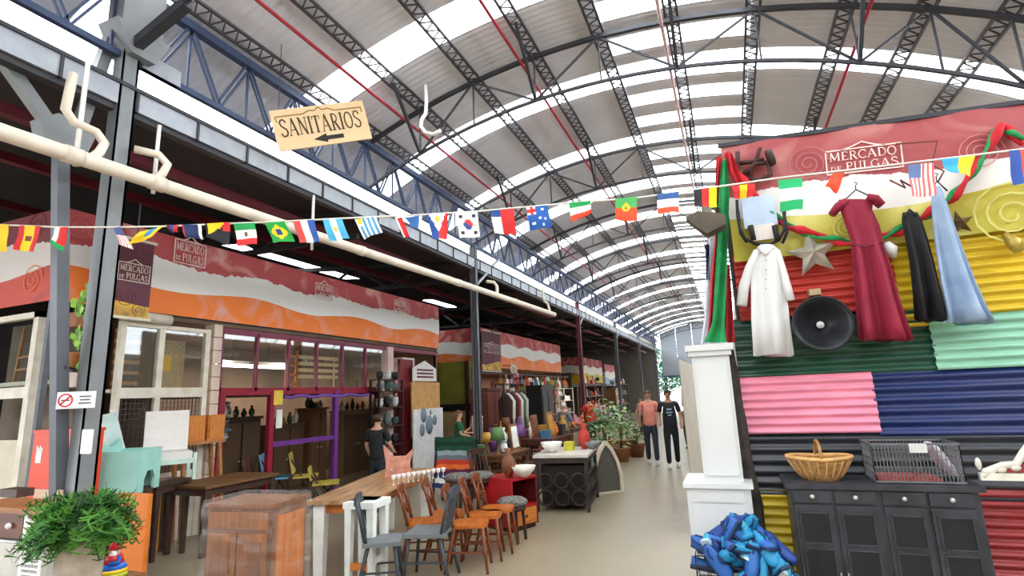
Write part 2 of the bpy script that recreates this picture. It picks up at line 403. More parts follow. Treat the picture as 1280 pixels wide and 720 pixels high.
while y < 41:
    d = .62 if y < 24 else 2.5
    obj('gutter_panel', M().b2((EX - .16, y + .008, 4.47), (EX + .06, y + d - .008, 4.665)), GAL, gut)
    obj('joint_bar', M().b2((EX - .06, y - .012, 4.46), (EX + .075, y + .012, 4.675)), DSTEEL, gut)
    y += d
obj('gutter_lip', M().bar((EX + .06, -2, 4.68), (EX + .06, YE, 4.68), .035), DSTEEL, gut)
obj('gutter_angle', M().bar((EX - .02, -2, 4.44), (EX - .02, YE, 4.44), .1, .05), DSTEEL, gut)
# ------------------------------------------------------------------ columns
def hcol(m, x, y, z0, z1, w=.17, d=.2, tf=.02):
    m.b2((x - w / 2, y - d / 2, z0), (x + w / 2, y - d / 2 + tf, z1)); m.b2((x - w / 2, y + d / 2 - tf, z0), (x + w / 2, y + d / 2, z1)); m.b2((x - tf / 2, y - d / 2, z0), (x + tf / 2, y + d / 2, z1))
    m.b2((x + w / 2 - .012, y - d / 2, z0), (x + w / 2, y + d / 2, z1))
CY = [2.87, 10.2, 18.8, 25.6, 32.6, 39.5]
CLAB = ['wide grey steel column nearest the camera beside the leaning post', 'slim dark steel column in front of the first gap between stalls', 'maroon painted steel column by the second gap between stalls',
        'third slim steel column beyond the maroon one', 'fourth slim steel column beyond the maroon one', 'last slim steel column at the far end of the row']
RED = mat('#6a2f38', .5, .1, .1, 4)
for k, y in enumerate(CY):
    t = thing('steel_column', CLAB[k], 'column', (EX, y, 0))
    m = M().b2((EX - .055, y - .07, 0), (EX + .055, y + .07, 5.25)) if k == 0 else M()
    hcol(m, EX, y, 0, 4.95 if k else 5.25, .125 if k == 0 else .13, .15 if k == 0 else .14)
    obj('shaft', m, GREYC if k == 0 else RED if k == 2 else STEEL, t)
    obj('base_plate', M().b2((EX - .2, y - .2, 0), (EX + .2, y + .2, .02)), DSTEEL, t)
    if k == 0:
        # tapering head box, bracket and arm up to the first arch
        obj('head_box', M().box((EX, y + .05, 5.55), (.22, .38, .62)), GREYC, t)
        obj('head_box', M().prism([(-.25, .05), (-.1, -.22), (.12, -.22), (.25, .05)], (EX - .14, y + .05, 5.2), (0, 1, 0), (0, 0, 1), (.28, 0, 0)), GREYC, t)
        obj('bracket', M().b2((EX - .02, y + .12, 4.95), (EX + .04, y + .5, 5.12)), GAL, t)
        obj('arm', M().bar((EX, y, 5.05), (EX + .75, y, zb(EX + .75)), .09), DSTEEL, t)
    else:
        obj('stay', M().bar((EX, y + .0, 4.05), (EX + .05, y + 1.3, 4.95), .05), GAL, t)
# forked leaning post beside the first column
PX = -5.02
P0 = at(73, 640, X=PX); P1 = at(75, 190, X=PX); A1 = at(-6, 60, X=PX); A2 = at(152, 32, X=PX)
P0 = P1 + (P0 - P1) * (P1.z / (P1.z - P0.z))
t = thing('forked_post', 'dark grey leaning steel post that forks into two arms at a gusset plate', 'post', (PX, P0.y, 0))
obj('shaft', M().bar(P0, P1 + V((0, 0, .05)), .09, .09, up=(1, 0, 0)), STEEL, t)
obj('base_plate', M().b2((PX - .15, P0.y - .15, 0), (PX + .15, P0.y + .15, .02)), DSTEEL, t)
obj('gusset', M().prism([(-.16, -.02), (.13, -.02), (.2, .24), (.1, .3), (-.1, .3), (-.22, .2)], (PX - .07, P1.y + .02, P1.z), (0, 1, 0), (0, 0, 1), (.14, 0, 0)), GREYC, t)
obj('arm', M().bar(P1 + V((0, -.1, .2)), A1, .09, up=(1, 0, 0)), GREYC, t)
obj('arm', M().bar(P1 + V((0, .1, .2)), A2 + V((0, -.05, 0)), .09, up=(1, 0, 0)), GREYC, t)
# ------------------------------------------------------------------ drain pipes
PIX = -4.55
t = thing('drain_pipe', 'long white plastic drain pipe running under the gutter across the columns', 'pipe', (PIX, -1, 3.7))
pts = [V((PIX, y, 3.64 + .022 * (y + 1))) for y in (-1, 2, 5, 8, 11, 14.8)]
obj('pipe_run', M().tube(pts, .062, 14), PVC, t)
for y in (2.35, 3.02, 5.9, 8.8, 11.7): obj('coupling', M().tube([(PIX, y - .06, 3.64 + .022 * (y + .94)), (PIX, y + .06, 3.64 + .022 * (y + 1.06))], .07, 14), PVC, t)
def down(y, z, kind):
    b = V((PIX, y, 3.64 + .022 * (y + 1)))
    if kind == 0: ps = [b, b + V((-.05, .1, .12)), b + V((-.1, .16, .24)), b + V((-.12, .1, .32)), b + V((-.14, -.06, .34)), b + V((-.15, -.12, .42)), b + V((-.15, -.1, .75))]
    else: ps = [b, b + V((-.03, .1, .12)), b + V((-.06, .16, .24)), b + V((-.1, .1, .32)), b + V((-.2, -.06, .33))]
    return M().tube(ps, .036, 10)
obj('branch', down(2.46, 0, 0), PVC, t); obj('branch', down(2.98, 0, 1), PVC, t)
obj('branch', down(10.6, 0, 1), PVC, t); obj('branch', down(14.4, 0, 0), PVC, t)
t1 = at(112, 62, X=-4.7); one('vent_pipe', M().tube([(-4.7, t1.y, 3.7), (-4.7, t1.y, t1.z)], .019, 10), mat('#efece6', .4), 'thin upright white plastic pipe standing beside the leaning post arm', 'pipe')
a = at(199, 160, X=-4.86); one('vent_pipe', M().tube([(-4.86, a.y, 4.45), (-4.86, a.y, 3.75)], .018, 8), WHITE, 'very thin white hanger rod dropping from the gutter right of the first column', 'rod')
a = at(392, 245, X=-4.86); one('vent_pipe', M().tube([(-4.86, a.y, 4.45), (-4.86, a.y, 3.7)], .018, 8), WHITE, 'very thin white hanger rod dropping from the gutter above the Brazilian flag', 'rod')
# red pipes under the vault
RP = mat('#a02334', .4, .1, .1, 3)
for x, dz, lab in ((-4.18, -.25, 'red sprinkler pipe running lengthwise near the left eave of the vault'), (-2.28, -.2, 'red sprinkler pipe running lengthwise halfway up the vault'), (-.33, -.2, 'pinkish pipe running lengthwise at the middle of the vault'), (1.9, -.22, 'red sprinkler pipe running lengthwise above the right stall')):
    one('sprinkler_pipe', M().tube([(x, -2.5, zr(x) + dz), (x, YE, zr(x) + dz)], .022, 6), RP if 'red' in lab else mat('#c9a7a2'), lab, 'pipe')
# ------------------------------------------------------------------ lower shed roof on the left, dark
DR = mat('#2c2829', .8, .1, .2, 2); DRED = mat('#5e1220', .5, .1, .15, 3); DK = mat('#1d1c1f', .7, .2, .2, 3)
lc = struct('ceiling_2')
for i in range(23):
    y0 = -2 + 2 * i
    for x0, x1 in ((-5.05, -9.3), (-9.8, -13.2), (-13.6, -17.5)):
        f = lambda x: 4.72 + (-5.05 - x) * .09
        m = M().add([(x0, y0, f(x0)), (x1, y0, f(x1)), (x1, y0 + 2.01, f(x1)), (x0, y0 + 2.01, f(x0))], [(0, 1, 2, 3)])
        obj('roof_sheet', m, DR, lc)
    for x0, x1 in ((-9.3, -9.8), (-13.2, -13.6)):
        m = M().add([(x0, y0, f(x0)), (x1, y0, f(x1)), (x1, y0 + 2.01, f(x1)), (x0, y0 + 2.01, f(x0))], [(0, 1, 2, 3)])
        obj('skylight_panel' if (i * 7 + int(-x0)) % 7 == 3 and i > 4 or (i in (5, 6, 9) and x0 > -10) else 'roof_sheet', m, skymat() if (i * 7 + int(-x0)) % 7 == 3 and i > 4 or (i in (5, 6, 9) and x0 > -10) else DR, lc)
struct('wall_left', M().b2((-17.6, -3, 0), (-17.5, 44, 6)), mat('#3a3433', .8))
for k in range(9):
    y = 1.0 + 3.68 * k + (1.85 if k else 0)
    t = thing('shed_truss', f'{ORD[k]} dark flat truss under the low left roof, counted from the camera', 'truss', (-11, y, 3.95), group='dark trusses over the stalls')
    obj('top_chord', M().bar((-5.1, y, 4.62), (-17, y, 5.65), .09), DK, t); obj('bottom_chord', M().bar((-5.1, y, 4.25), (-17, y, 4.45), .08), DK, t)
    xs = [-5.1 - i * 1.0 for i in range(12)]
    for i in range(11):
        a, b = xs[i], xs[i + 1]; T = lambda x: 4.62 + (-5.1 - x) * .0866; B = lambda x: 4.25 + (-5.1 - x) * .0168
        obj('web_brace', M().bar((a, y, T(a) if i % 2 else B(a)), (b, y, B(b) if i % 2 else T(b)), .05), DK, t)
for x, z, l in ((-5.7, 4.36, 'dark red beam running lengthwise below the gutter'), (-7.2, 4.52, 'dark red beam running lengthwise above the stall awnings'), (-9.2, 4.62, 'dark red beam running lengthwise deep under the low left roof')):
    one('roof_beam', M().b2((x - .05, -2, z), (x + .05, 41, z + .1)), DRED, l, 'beam')
# ------------------------------------------------------------------ far end: gable, trees, right hand stalls
GY = 43
g0 = at(826, 437, Y=GY); g1 = at(893, 412, Y=GY); g2 = at(893, 468, Y=GY); g3 = at(830, 470, Y=GY)
gab = struct('wall_far')
gm = mat('#9aa0a8', .6, .1, .05, 3)
xs = [g0.x + (4.8 - g0.x) * i / 8 for i in range(9)]
topz = lambda x: zr(min(max(x, -5.6), 4.2)) - .02
for a, b in zip(xs, xs[1:]):
    obj('gable_sheet', M().add([(a, GY, g3.z), (b - .02, GY, g3.z), (b - .02, GY, topz(b)), (a, GY, topz(a)), (a, GY + .04, g3.z), (b - .02, GY + .04, g3.z), (b - .02, GY + .04, topz(b)), (a, GY + .04, topz(a))],
        [(0, 1, 2, 3), (7, 6, 5, 4), (0, 4, 5, 1), (3, 2, 6, 7), (0, 3, 7, 4), (1, 5, 6, 2)]), gm, gab)
obj('gable_beam', M().b2((g0.x - .1, GY - .08, g3.z - .12), (4.8, GY + .1, g3.z + .02)), mat('#3f6670'), gab)
def leafy(m, c, r, n, s, mi=0, nm=1):
    for _ in range(n):
        d = V((random.gauss(0, 1), random.gauss(0, 1), random.gauss(0, 1))).normalized() * (random.random() ** .4)
        p = V(c) + V((d.x * r[0], d.y * r[1], d.z * r[2])); a = V((random.uniform(-1, 1), random.uniform(-1, 1), random.uniform(-.6, .6))).normalized(); b = a.cross(V((random.uniform(-1, 1), random.uniform(-1, 1), 1))).normalized()
        k = s * random.uniform(.6, 1.3)
        m.add([p - a * k, p + b * k * .5, p + a * k, p - b * k * .5], [(0, 1, 2, 3)], random.randrange(nm))
LEAF = [mat('#2e5a3c', .6), mat('#47774d', .6), mat('#5e8f8a', .6)]
for i, (px, yy, hh, lab) in enumerate(((838, 52, 5.4, 'leafy green tree seen through the far opening left of the others'), (858, 56, 6.2, 'bluish green tree seen through the far opening behind the walkers'), (880, 50, 4.6, 'low dark tree seen through the far opening beside the white cabinet'))):
    p = at(px, 540, Y=yy); t = thing('tree', lab, 'tree', (p.x, yy, 0))
    obj('trunk', M().tube([(p.x, yy, 0), (p.x + .1, yy, hh * .6)], [.2, .1], 8), mat('#54463a'), t)
    m = M(); leafy(m, (p.x, yy, hh * .62), (1.7, 1.5, hh * .4), 1200, .22, 0, 3); stuff(obj('foliage', m, LEAF, t))
p = at(850, 560, Y=58); struct('ground_1', M().b2((-14, 44, -.12), (14, 90, -.02)), mat('#9b9484', .9))
struct('wall_far_2', M().b2((-17.5, 43.3, 0), (g0.x - .4, 43.4, 6.2)), mat('#6d6860', .8))
# curtain wall of the right-hand stalls beyond the white cabinet
cur = mat('#b3aa9c', .8, 0, .08, 3)
def curt(a, b):
    y = 7.2 + 2.6 * a; x = at(862, 520, Y=8).x + .06 * a + .03 * math.sin(a * 60)
    return (x, y, 2.1 * b)
one('tarpaulin', M().grid(curt, 60, 4), cur, 'greyish beige tarpaulin hanging behind the tall white cabinet', 'tarpaulin')
struct('wall_right_2', M().b2((.3, 9.9, 0), (.4, 42, 3.9)), mat('#a89d8d', .8))
# ------------------------------------------------------------------ stall shells on the left
SX = -7.3
STY = [(at(83, 250, X=SX).y, at(548, 387, X=SX).y)]
F1T, F1B = 4.22, 3.07
BAN1 = banner_mat('#b9484a', '#f2eee9', '#f07a1c', 'orange', F1B, F1T - F1B, light='#e3aaa0')
BAN1_SHADE = banner_mat('#7a1220', '#e0d6d0', '#c83a14', 'dark', F1B, F1T - F1B, light='#8a2028')  # darker copy of the same awning cloth: end-face shade put into its colours
DARKROOM = mat('#463a33', .8); LOGOC = mat('#f3d9d0', .6); MAROON = mat('#5d1a2b', .6, 0, .1, 5)
def awning(name, lab, y0, y1, x, zb_, zt_, matf, mside, depth=2.6):
    t = thing(name, lab, 'awning', (x, y0, zb_))
    m = M()
    n = int((y1 - y0) / .25)
    def fn(a, b): return (x + .02 * math.sin(a * (y1 - y0) * 4.1 + b * 3) * (1 - abs(2 * b - 1)), y0 + (y1 - y0) * a, zb_ + (zt_ - zb_) * b)
    m.grid(fn, n, 6)
    obj('front_cloth', m, matf, t)
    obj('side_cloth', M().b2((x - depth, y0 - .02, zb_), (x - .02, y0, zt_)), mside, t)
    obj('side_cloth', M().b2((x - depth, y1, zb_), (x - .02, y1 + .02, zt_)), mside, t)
    m = M(); m.bar((x - .04, y0, zt_ - .02), (x - .04, y1, zt_ - .02), .05); m.bar((x - .04, y0, zb_ + .02), (x - .04, y1, zb_ + .02), .05)
    obj('tube_frame', m, STEEL, t)
    for yy in (y0 + .05, y1 - .05): obj('post', M().bar((x - .1, yy, 0), (x - .1, yy, zb_ + .1), .06), STEEL, t)
    return t
Y0, Y1 = STY[0]
aw1 = awning('stall_awning', 'long red white and orange awning of the nearest stall', Y0, Y1, SX, F1B, F1T, BAN1, BAN1_SHADE)
for px, py, w, h in ((238, 317, .5, .34), (405, 365, .48, .3), (500, 384, .48, .3)):
    c = at(px, py, X=SX + .03); logo(aw1, c, (0, 1, 0), (0, 0, 1), w, h, LOGOC)
def swirl(parent, c, u, v, r, mt, turns=2.2, name='swirl'):
    c = V(c); u = V(u); v = V(v); nn = u.cross(v); ps = []
    for i in range(40):
        a = turns * 2 * PI * i / 39; q = r * (1 - i / 44); ps.append(c + u * q * math.cos(a) + v * q * math.sin(a) + nn * .004)
    m = M()
    for a, b in zip(ps, ps[1:]): m.bar(a, b, r * .05, .004, up=nn)
    obj(name, m, mt, parent)
SWR = mat('#c9626a', .6); SWO = mat('#f08a4a', .6)
swirl(aw1, at(100, 285, X=SX + .03), (0, 1, 0), (0, 0, 1), .18, SWR)
for px, py, mm in ((40, 350, SWO), (44, 285, mat('#8f2630'))):
    swirl(aw1, at(px, py, Y=Y0 - .03), (1, 0, 0), (0, 0, 1), .2, mm)
# second and later awnings
S2X = -8.0
def awn(lab, px0, py0, px1, py1, pyb, x, mfs, lg=None):
    a = at(px0, py0, X=x); b = at(px1, py1, X=x); c = at(px0, pyb, X=x)
    mf = banner_mat(*mfs, f'{px0}', c.z, a.z - c.z) if mfs else BAN1
    return awning('stall_awning', lab, a.y, b.y, x, c.z, a.z, mf, mf), a, b, c
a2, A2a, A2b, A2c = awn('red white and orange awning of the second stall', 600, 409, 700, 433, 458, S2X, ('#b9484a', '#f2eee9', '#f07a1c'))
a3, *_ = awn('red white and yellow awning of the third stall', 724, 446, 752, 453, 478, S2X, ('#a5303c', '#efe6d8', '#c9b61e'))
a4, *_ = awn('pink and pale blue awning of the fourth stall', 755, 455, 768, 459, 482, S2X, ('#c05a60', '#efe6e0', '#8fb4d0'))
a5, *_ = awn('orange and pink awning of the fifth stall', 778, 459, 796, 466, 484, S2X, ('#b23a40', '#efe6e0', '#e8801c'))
for k in range(4): pass
# shop rooms behind the fronts
def room(y0, y1, x, h, lab, colr):
    t = struct(lab)
    obj('back_wall', M().b2((x - 3.1, y0, 0), (x - 3.0, y1, h)), colr, t); obj('end_wall', M().b2((x - 3.0, y0, 0), (x - .06, y0 + .08, h)), colr, t); obj('end_wall', M().b2((x - 3.0, y1 - .08, 0), (x - .06, y1, h)), colr, t)
    obj('lid', M().b2((x - 3.1, y0, h), (x - .06, y1, h + .06)), colr, t)
room(5.0, Y1, SX, 3.0, 'wall_left_1', mat('#6b5646', .8, 0, .2, 2)); room(A2a.y, A2b.y, S2X, 2.75, 'wall_left_2', mat('#6a4a40', .8)); room(A2b.y + 2, 40, S2X, 2.75, 'wall_left_3', mat('#5a463e', .8))
for i, (y, x, e) in enumerate(((6.6, -8.6, 60), (9.0, -8.8, 60), (11.6, -8.6, 50), (19.5, -9, 90), (24, -9, 90), (31, -9, 120))):
    L = bpy.data.lights.new('shop_fill', 'AREA'); L.energy = e; L.size = 1.2; L.color = (1, .9, .78); o = bpy.data.objects.new('shop_fill', L); COL.objects.link(o); o.location = (x, y, 2.65)  # unseen area lamps added to brighten the stall rooms and fronts
# ------------------------------------------------------------------ right-hand stall end wall (faces the camera)
WY = 4.9
struct('wall_right', M().b2((4.9, -12.5, 0), (5.0, 43, 3.7)), mat('#b5aea4', .8))  # unseen wall added to cut side sky light, low enough to light the left
rw = struct('wall_right_1')
def corr(x0, x1, z0, z1, pitch=.094, amp=.015, y=WY):
    n = max(2, round((z1 - z0) / pitch)) ; nv = n * 6
    def fn(a, b): return (x0 + (x1 - x0) * a, y - amp * math.sin(2 * PI * n * b), z0 + (z1 - z0) * b)
    return M().grid(fn, 2, nv)
def metal(h, h2=None): return mat(h, .3 if h in ('#1f4a36', '#1d2b5c', '#33343a') else .4, .0, .16, 2.5, .04, (1, 1, 5), 'sheet', .5, h2=h2)
SH = [('#c23a2e', .13, 1.27, 2.28, 2.85, 0), ('#d8b521', 1.2, 2.75, 2.13, 2.8, .004), ('#1f4a36', .06, 1.44, 1.8, 2.3, .012), ('#8fc4a8', 1.42, 2.75, 1.8, 2.19, -.012),
      ('#ea8fa6', .03, 1.0, 1.36, 1.81, -.02), ('#1d2b5c', .985, 2.75, 1.33, 1.82, 0), ('#33343a', .0, 2.75, .88, 1.38, .012), ('#dcbc1c', .02, .5, .0, .93, .004), ('#a03034', 1.3, 2.75, .0, .98, .0), ('#3b3a3f', .48, 1.32, 0, .9, .014)]
for h, x0, x1, z0, z1, dy in SH: obj('corrugated_sheet', corr(x0, x1, z0, z1, .082 if h in ('#1f4a36', '#1d2b5c', '#33343a') else .066, y=WY + dy), metal(h), rw)
obj('stall_back', M().b2((.1, WY + .05, 0), (4.9, WY + .12, 3.6)), mat('#4a433f', .9), rw)
# printed banner over the sheets
BZ0, BZ1 = 2.78, 3.80
RBM = banner_mat('#a34648', '#e6e1da', '#bfb335', 'yellow', BZ0, BZ1 - BZ0, .57, .33, light='#c98880')
ban = thing('printed_banner', 'red white and yellow printed market banner along the top of the corrugated wall', 'banner', (1.3, WY, BZ0))
tz = lambda x: 3.84 - .055 * (x - .17)
def fn(a, b):
    x = .14 + 2.7 * a; return (x, WY - .05 + .012 * math.sin(x * 9) * b, BZ0 + (tz(x) - BZ0) * b)
obj('cloth', M().grid(fn, 60, 10), RBM, ban)
obj('top_rail', M().bar((.12, WY - .04, tz(.12) + .012), (2.85, WY - .04, tz(2.85) + .012), .035), DSTEEL, ban)
logo(ban, at(1079, 199, Y=WY - .07), (1, 0, -.06), (.06, 0, 1), .52, .2, LOGOC)
for px, py, r, c in ((1010, 205, .16, '#b8686a'), (1265, 268, .26, '#cfc873'), (1225, 190, .15, '#cf7a78'), (1060, 285, .12, '#ddd88a')): swirl(ban, at(px, py, Y=WY - .072), (1, 0, 0), (0, 0, 1), r, mat(c, .6), 3)
# charred post at the wall's left end
p0 = at(957, 715, Y=4.83); p1 = at(909, 432, Y=4.83)
m = M(); N = 14; rr = []
for i in range(N + 1):
    p = p0.lerp(p1, i / N); a = random.uniform(.045, .062); rr.append([p + V((a * math.cos(q * PI / 4) * random.uniform(.8, 1.1), a * .8 * math.sin(q * PI / 4), 0)) for q in range(8)])
p00 = V((p0.x + (p0.x - p1.x) / (p0.z - p1.z) * -p0.z * -1, 4.83, 0))
rr.insert(0, [V((p0.x - .02 + .055 * math.cos(q * PI / 4), 4.83 + .045 * math.sin(q * PI / 4), 0)) for q in range(8)])
m.loft(rr, sm=False); one('charred_post', m, mat('#2a2321', .9, 0, .5, 14, .6, h2='#4a423c'), 'rough dark charred timber post between the white cabinet and the corrugated wall', 'post')
# ------------------------------------------------------------------ tall white cabinet at the corner
PYF = 4.62
tl, tr, bl, brr = at(862, 432, Y=PYF), at(906, 432, Y=PYF), at(876, 592, Y=PYF), at(929, 592, Y=PYF)
wx0, wx1 = (tl.x + bl.x) / 2 - .0, (tr.x + brr.x) / 2 + .02
t = thing('white_cabinet', 'tall narrow white painted cabinet on a wider base at the corner of the stall', 'cabinet', ((wx0 + wx1) / 2, PYF + .2, 0))
zt_ = tl.z; zm = at(880, 603, Y=PYF).z
WP = mat('#cfcfcd', .45, 0, .04, 3)
obj('upper_body', M().b2((wx0 + .01, PYF + .03, zm), (wx1 - .01, PYF + .4, zt_ - .08)), WP, t)
m = M(); m.b2((wx0 - .01, PYF, zt_ - .09), (wx1 + .01, PYF + .42, zt_ - .05)); m.b2((wx0 - .03, PYF - .02, zt_ - .05), (wx1 + .03, PYF + .44, zt_)); obj('cornice', m, WP, t)
obj('door', M().b2((wx0 + .035, PYF + .015, zm + .05), (wx1 - .035, PYF + .03, zt_ - .13)), WP, t)
bx0, bx1 = at(866, 640, Y=PYF - .06).x - .03, wx1 + .03
obj('ledge', M().b2((bx0 - .02, PYF - .09, zm - .03), (bx1 + .02, PYF + .44, zm + .005)), WP, t)
obj('base_body', M().b2((bx0, PYF - .06, .05), (bx1, PYF + .42, zm - .03)), WP, t)
d = obj('drawer', M().b2((bx0 + .05, PYF - .075, zm - .13), (bx1 - .05, PYF - .06, zm - .07)), WP, t)
obj('base_door', M().b2((bx0 + .03, PYF - .075, .12), (bx1 - .03, PYF - .06, zm - .15)), WP, t)
obj('plinth', M().b2((bx0 + .02, PYF - .04, 0), (bx1 - .02, PYF + .4, .05)), WP, t)
# ------------------------------------------------------------------ black sideboard
CF = 4.42
ca, cb = at(986, 606, Y=CF), at(1222, 606, Y=CF)
CH = 1.06; x0, x1 = ca.x, cb.x
BP = mat('#2b2c30', .35, 0, .25, 7, .05, key='worn', h2='#3f4046'); BP2 = mat('#1c1d21', .4, 0, .2, 6)
t = thing('sideboard', 'worn black painted sideboard with four drawers and panelled doors against the corrugated wall', 'sideboard', ((x0 + x1) / 2, CF + .2, 0))
obj('body', M().b2((x0, CF, .06), (x1, CF + .4, CH - .035)), BP, t)
obj('worktop', M().b2((x0 - .03, CF - .03, CH - .035), (x1 + .03, CF + .42, CH)), BP, t)
obj('plinth', M().b2((x0 + .02, CF + .02, 0), (x1 - .02, CF + .38, .06)), BP2, t)
w = (x1 - x0 - .05) / 4; NK = mat('#b9b6ae', .3, .6, .1)
for i in range(4):
    a = x0 + .015 + i * w + (.02 if i > 1 else 0); b = a + w - .02
    dr = obj('drawer', M().b2((a, CF - .018, CH - .125), (b, CF, CH - .045)), BP, t)
    obj('knob', M().ball(((a + b) / 2, CF - .03, CH - .085), (.017, .015, .017)), NK, dr)
    do = obj('door', M().b2((a, CF - .016, .1), (b, CF, CH - .14)), BP, t)
    for z0, z1 in ((.15, CH - .42), (CH - .385, CH - .19)):
        m = M(); m.b2((a + .03, CF - .02, z0), (b - .03, CF - .016, z1)); obj('panel', m, BP2, do)
        m = M()
        for u0, u1 in (((a + .03, z0), (b - .03, z0)), ((a + .03, z1), (b - .03, z1)), ((a + .03, z0), (a + .03, z1)), ((b - .03, z0), (b - .03, z1))): m.bar((u0[0], CF - .022, u0[1]), (u1[0], CF - .022, u1[1]), .012)
        obj('moulding', m, BP, do)
    k = b - .012 if i % 2 == 0 else a + .012
    obj('handle', M().bar((k, CF - .028, .42), (k, CF - .028, .5), .009), NK, do)
# ------------------------------------------------------------------ wicker basket on the sideboard
c = at(1028, 598, Y=4.55); c = V((c.x, 4.6, CH))
WK = mat('#b78a52', .7, 0, .3, 30, .2, h2='#8a5f33'); WK2 = mat('#c99b60', .7, 0, .2, 20)
t = thing('wicker_basket', 'round wicker basket with a tall handle standing on the black sideboard', 'basket', c)
prof = [(.105 + .085 * (i / 9) ** .8, .008 + .135 * i / 9) for i in range(10)]
for r, z in prof: obj('woven_ring', M().tube([(r * math.cos(q * PI / 10) * 1.05, r * .8 * math.sin(q * PI / 10), z) for q in range(20)], .0095, 6, closed=True), WK, t, False)
m = M()
for q in range(22):
    a = 2 * PI * q / 22; m.tube([((r + .008) * math.cos(a) * 1.05, (r + .008) * .8 * math.sin(a), z) for r, z in prof[::3]], .006, 5)
obj('stakes', m, WK2, t, False)
obj('rim', M().tube([(.2 * math.cos(q * PI / 12) * 1.05, .2 * .8 * math.sin(q * PI / 12), .15 + .012 * abs(math.cos(q * PI / 12))) for q in range(24)], .014, 7, closed=True), WK2, t, False)
obj('bottom', M().lathe([(.1, 0), (.1, .01)], n=20, sy=.8), WK, t, False)
obj('handle', M().tube([(0, .16 * math.cos(a), .15 + .12 * math.sin(a)) for a in [PI * i / 10 for i in range(11)]], .012, 7), WK, t, False)
# ------------------------------------------------------------------ wire crate on the sideboard
WM = mat('#77787c', .4, .5, .15)
e0, e1 = at(1094, 594, Y=CF + .04), at(1206, 594, Y=CF + .04)
a0, a1 = e0.x, e1.x; zt2 = CH + .255
t = thing('wire_crate', 'grey wire crate with a small white tag on the black sideboard', 'crate', ((a0 + a1) / 2, CF + .19, CH))
def wall_wire(m, p, q, n1, n2):
    p = V(p); q = V(q)
    for i in range(n1 + 1):
        a = p.lerp(q, i / n1); m.bar((a.x, a.y, CH + .012), (a.x, a.y, zt2), .0045)
    for j in range(n2 + 1):
        z = CH + .012 + (zt2 - CH - .012) * j / n2; m.bar((p.x, p.y, z), (q.x, q.y, z), .0045)
yA, yB = CF + .04, CF + .36
for nm, p, q, n in (('front_grid', (a0, yA), (a1, yA), 24), ('back_grid', (a0, yB), (a1, yB), 24), ('side_grid', (a0, yA), (a0, yB), 13), ('side_grid', (a1, yA), (a1, yB), 13)):
    m = M(); wall_wire(m, p + (0,), q + (0,), n, 5); stuff(obj(nm, m, WM, t))
m = M()
for p, q in (((a0, yA), (a1, yA)), ((a1, yA), (a1, yB)), ((a1, yB), (a0, yB)), ((a0, yB), (a0, yA))): m.bar(p + (zt2,), q + (zt2,), .014); m.bar(p + (CH + .012,), q + (CH + .012,), .012)
obj('rim', m, WM, t)
tg = at(1147, 560, Y=yA); obj('tag', M().b2((tg.x - .05, yA - .008, tg.z - .03), (tg.x + .05, yA - .004, tg.z + .03)), mat('#c9c9c6', .6), t)
one('red_board', M().b2((a0 + .03, yA + .02, CH + .01), (a1 - .12, yB - .03, CH + .035)), mat('#a84b42', .7), 'flat red board lying in the bottom of the wire crate', 'board')
def cush(c, r, a):
    m = M(); R_ = Matrix.Rotation(a, 3, 'Y'); rings = []
    for j in range(9):
        f = j / 8; z = (f - .5) * .05; k = (1 - (2 * f - 1) ** 4) ** .5 * .98 + .02 if 0 < f < 1 else .75
        rings.append([V(c) + R_ @ V((r[0] * k * (abs(math.cos(q)) ** .6) * (1 if math.cos(q) > 0 else -1), r[1] * k * (abs(math.sin(q)) ** .6) * (1 if math.sin(q) > 0 else -1), z)) for q in [2 * PI * i / 20 for i in range(20)]])
    return m.loft(rings)
one('cushion', cush((a1 - .07, yA + .16, CH + .14), (.13, .12), 1.1), mat('#dcd6dc', .9, 0, .15, 30, h2='#b9a6b4'), 'white patterned cushion leaning out of the wire crate', 'cushion')
# white carved crest on the right edge
p = at(1228, 600, Y=4.5); q = at(1330, 560, Y=4.5)
t = thing('carved_headboard', 'white carved headboard with a red seat cloth leaning at the right edge of the wall', 'headboard', (p.x + .3, 4.5, 0))
CW = mat('#d9d2c4', .6, 0, .15, 14, .2)
zz = p.z
ps = [V((p.x, 4.5, zz + .02)), V((p.x + .05, 4.5, zz + .06)), V((p.x + .12, 4.5, zz + .09)), V((p.x + .19, 4.5, zz + .1)), V((p.x + .24, 4.5, zz + .17)), V((p.x + .33, 4.5, zz + .28)), V((p.x + .5, 4.5, zz + .36)), V((p.x + .9, 4.5, zz + .36))]
obj('crest', M().tube(ps, .024, 8), CW, t)
obj('rail', M().b2((p.x - .01, 4.48, zz), (p.x + .95, 4.52, zz + .045)), CW, t)
m = M()
for i in range(9): m.ball((p.x + .03 + .075 * i, 4.49, zz + .055 + .012 * i), (.03, .018, .022))
obj('carving', m, CW, t)
obj('cloth', M().b2((p.x + .12, 4.49, zz + .05), (p.x + .9, 4.5, zz + .1)), mat('#8f3a3a', .8), t)
for xx in (p.x + .5, p.x + .9): obj('bracket', M().b2((xx - .02, 4.5, zz + .0), (xx + .02, WY, zz + .05)), DSTEEL, t)
obj('finial', M().ball((p.x - .005, 4.5, zz + .1), (.018, .018, .04)), CW, t)
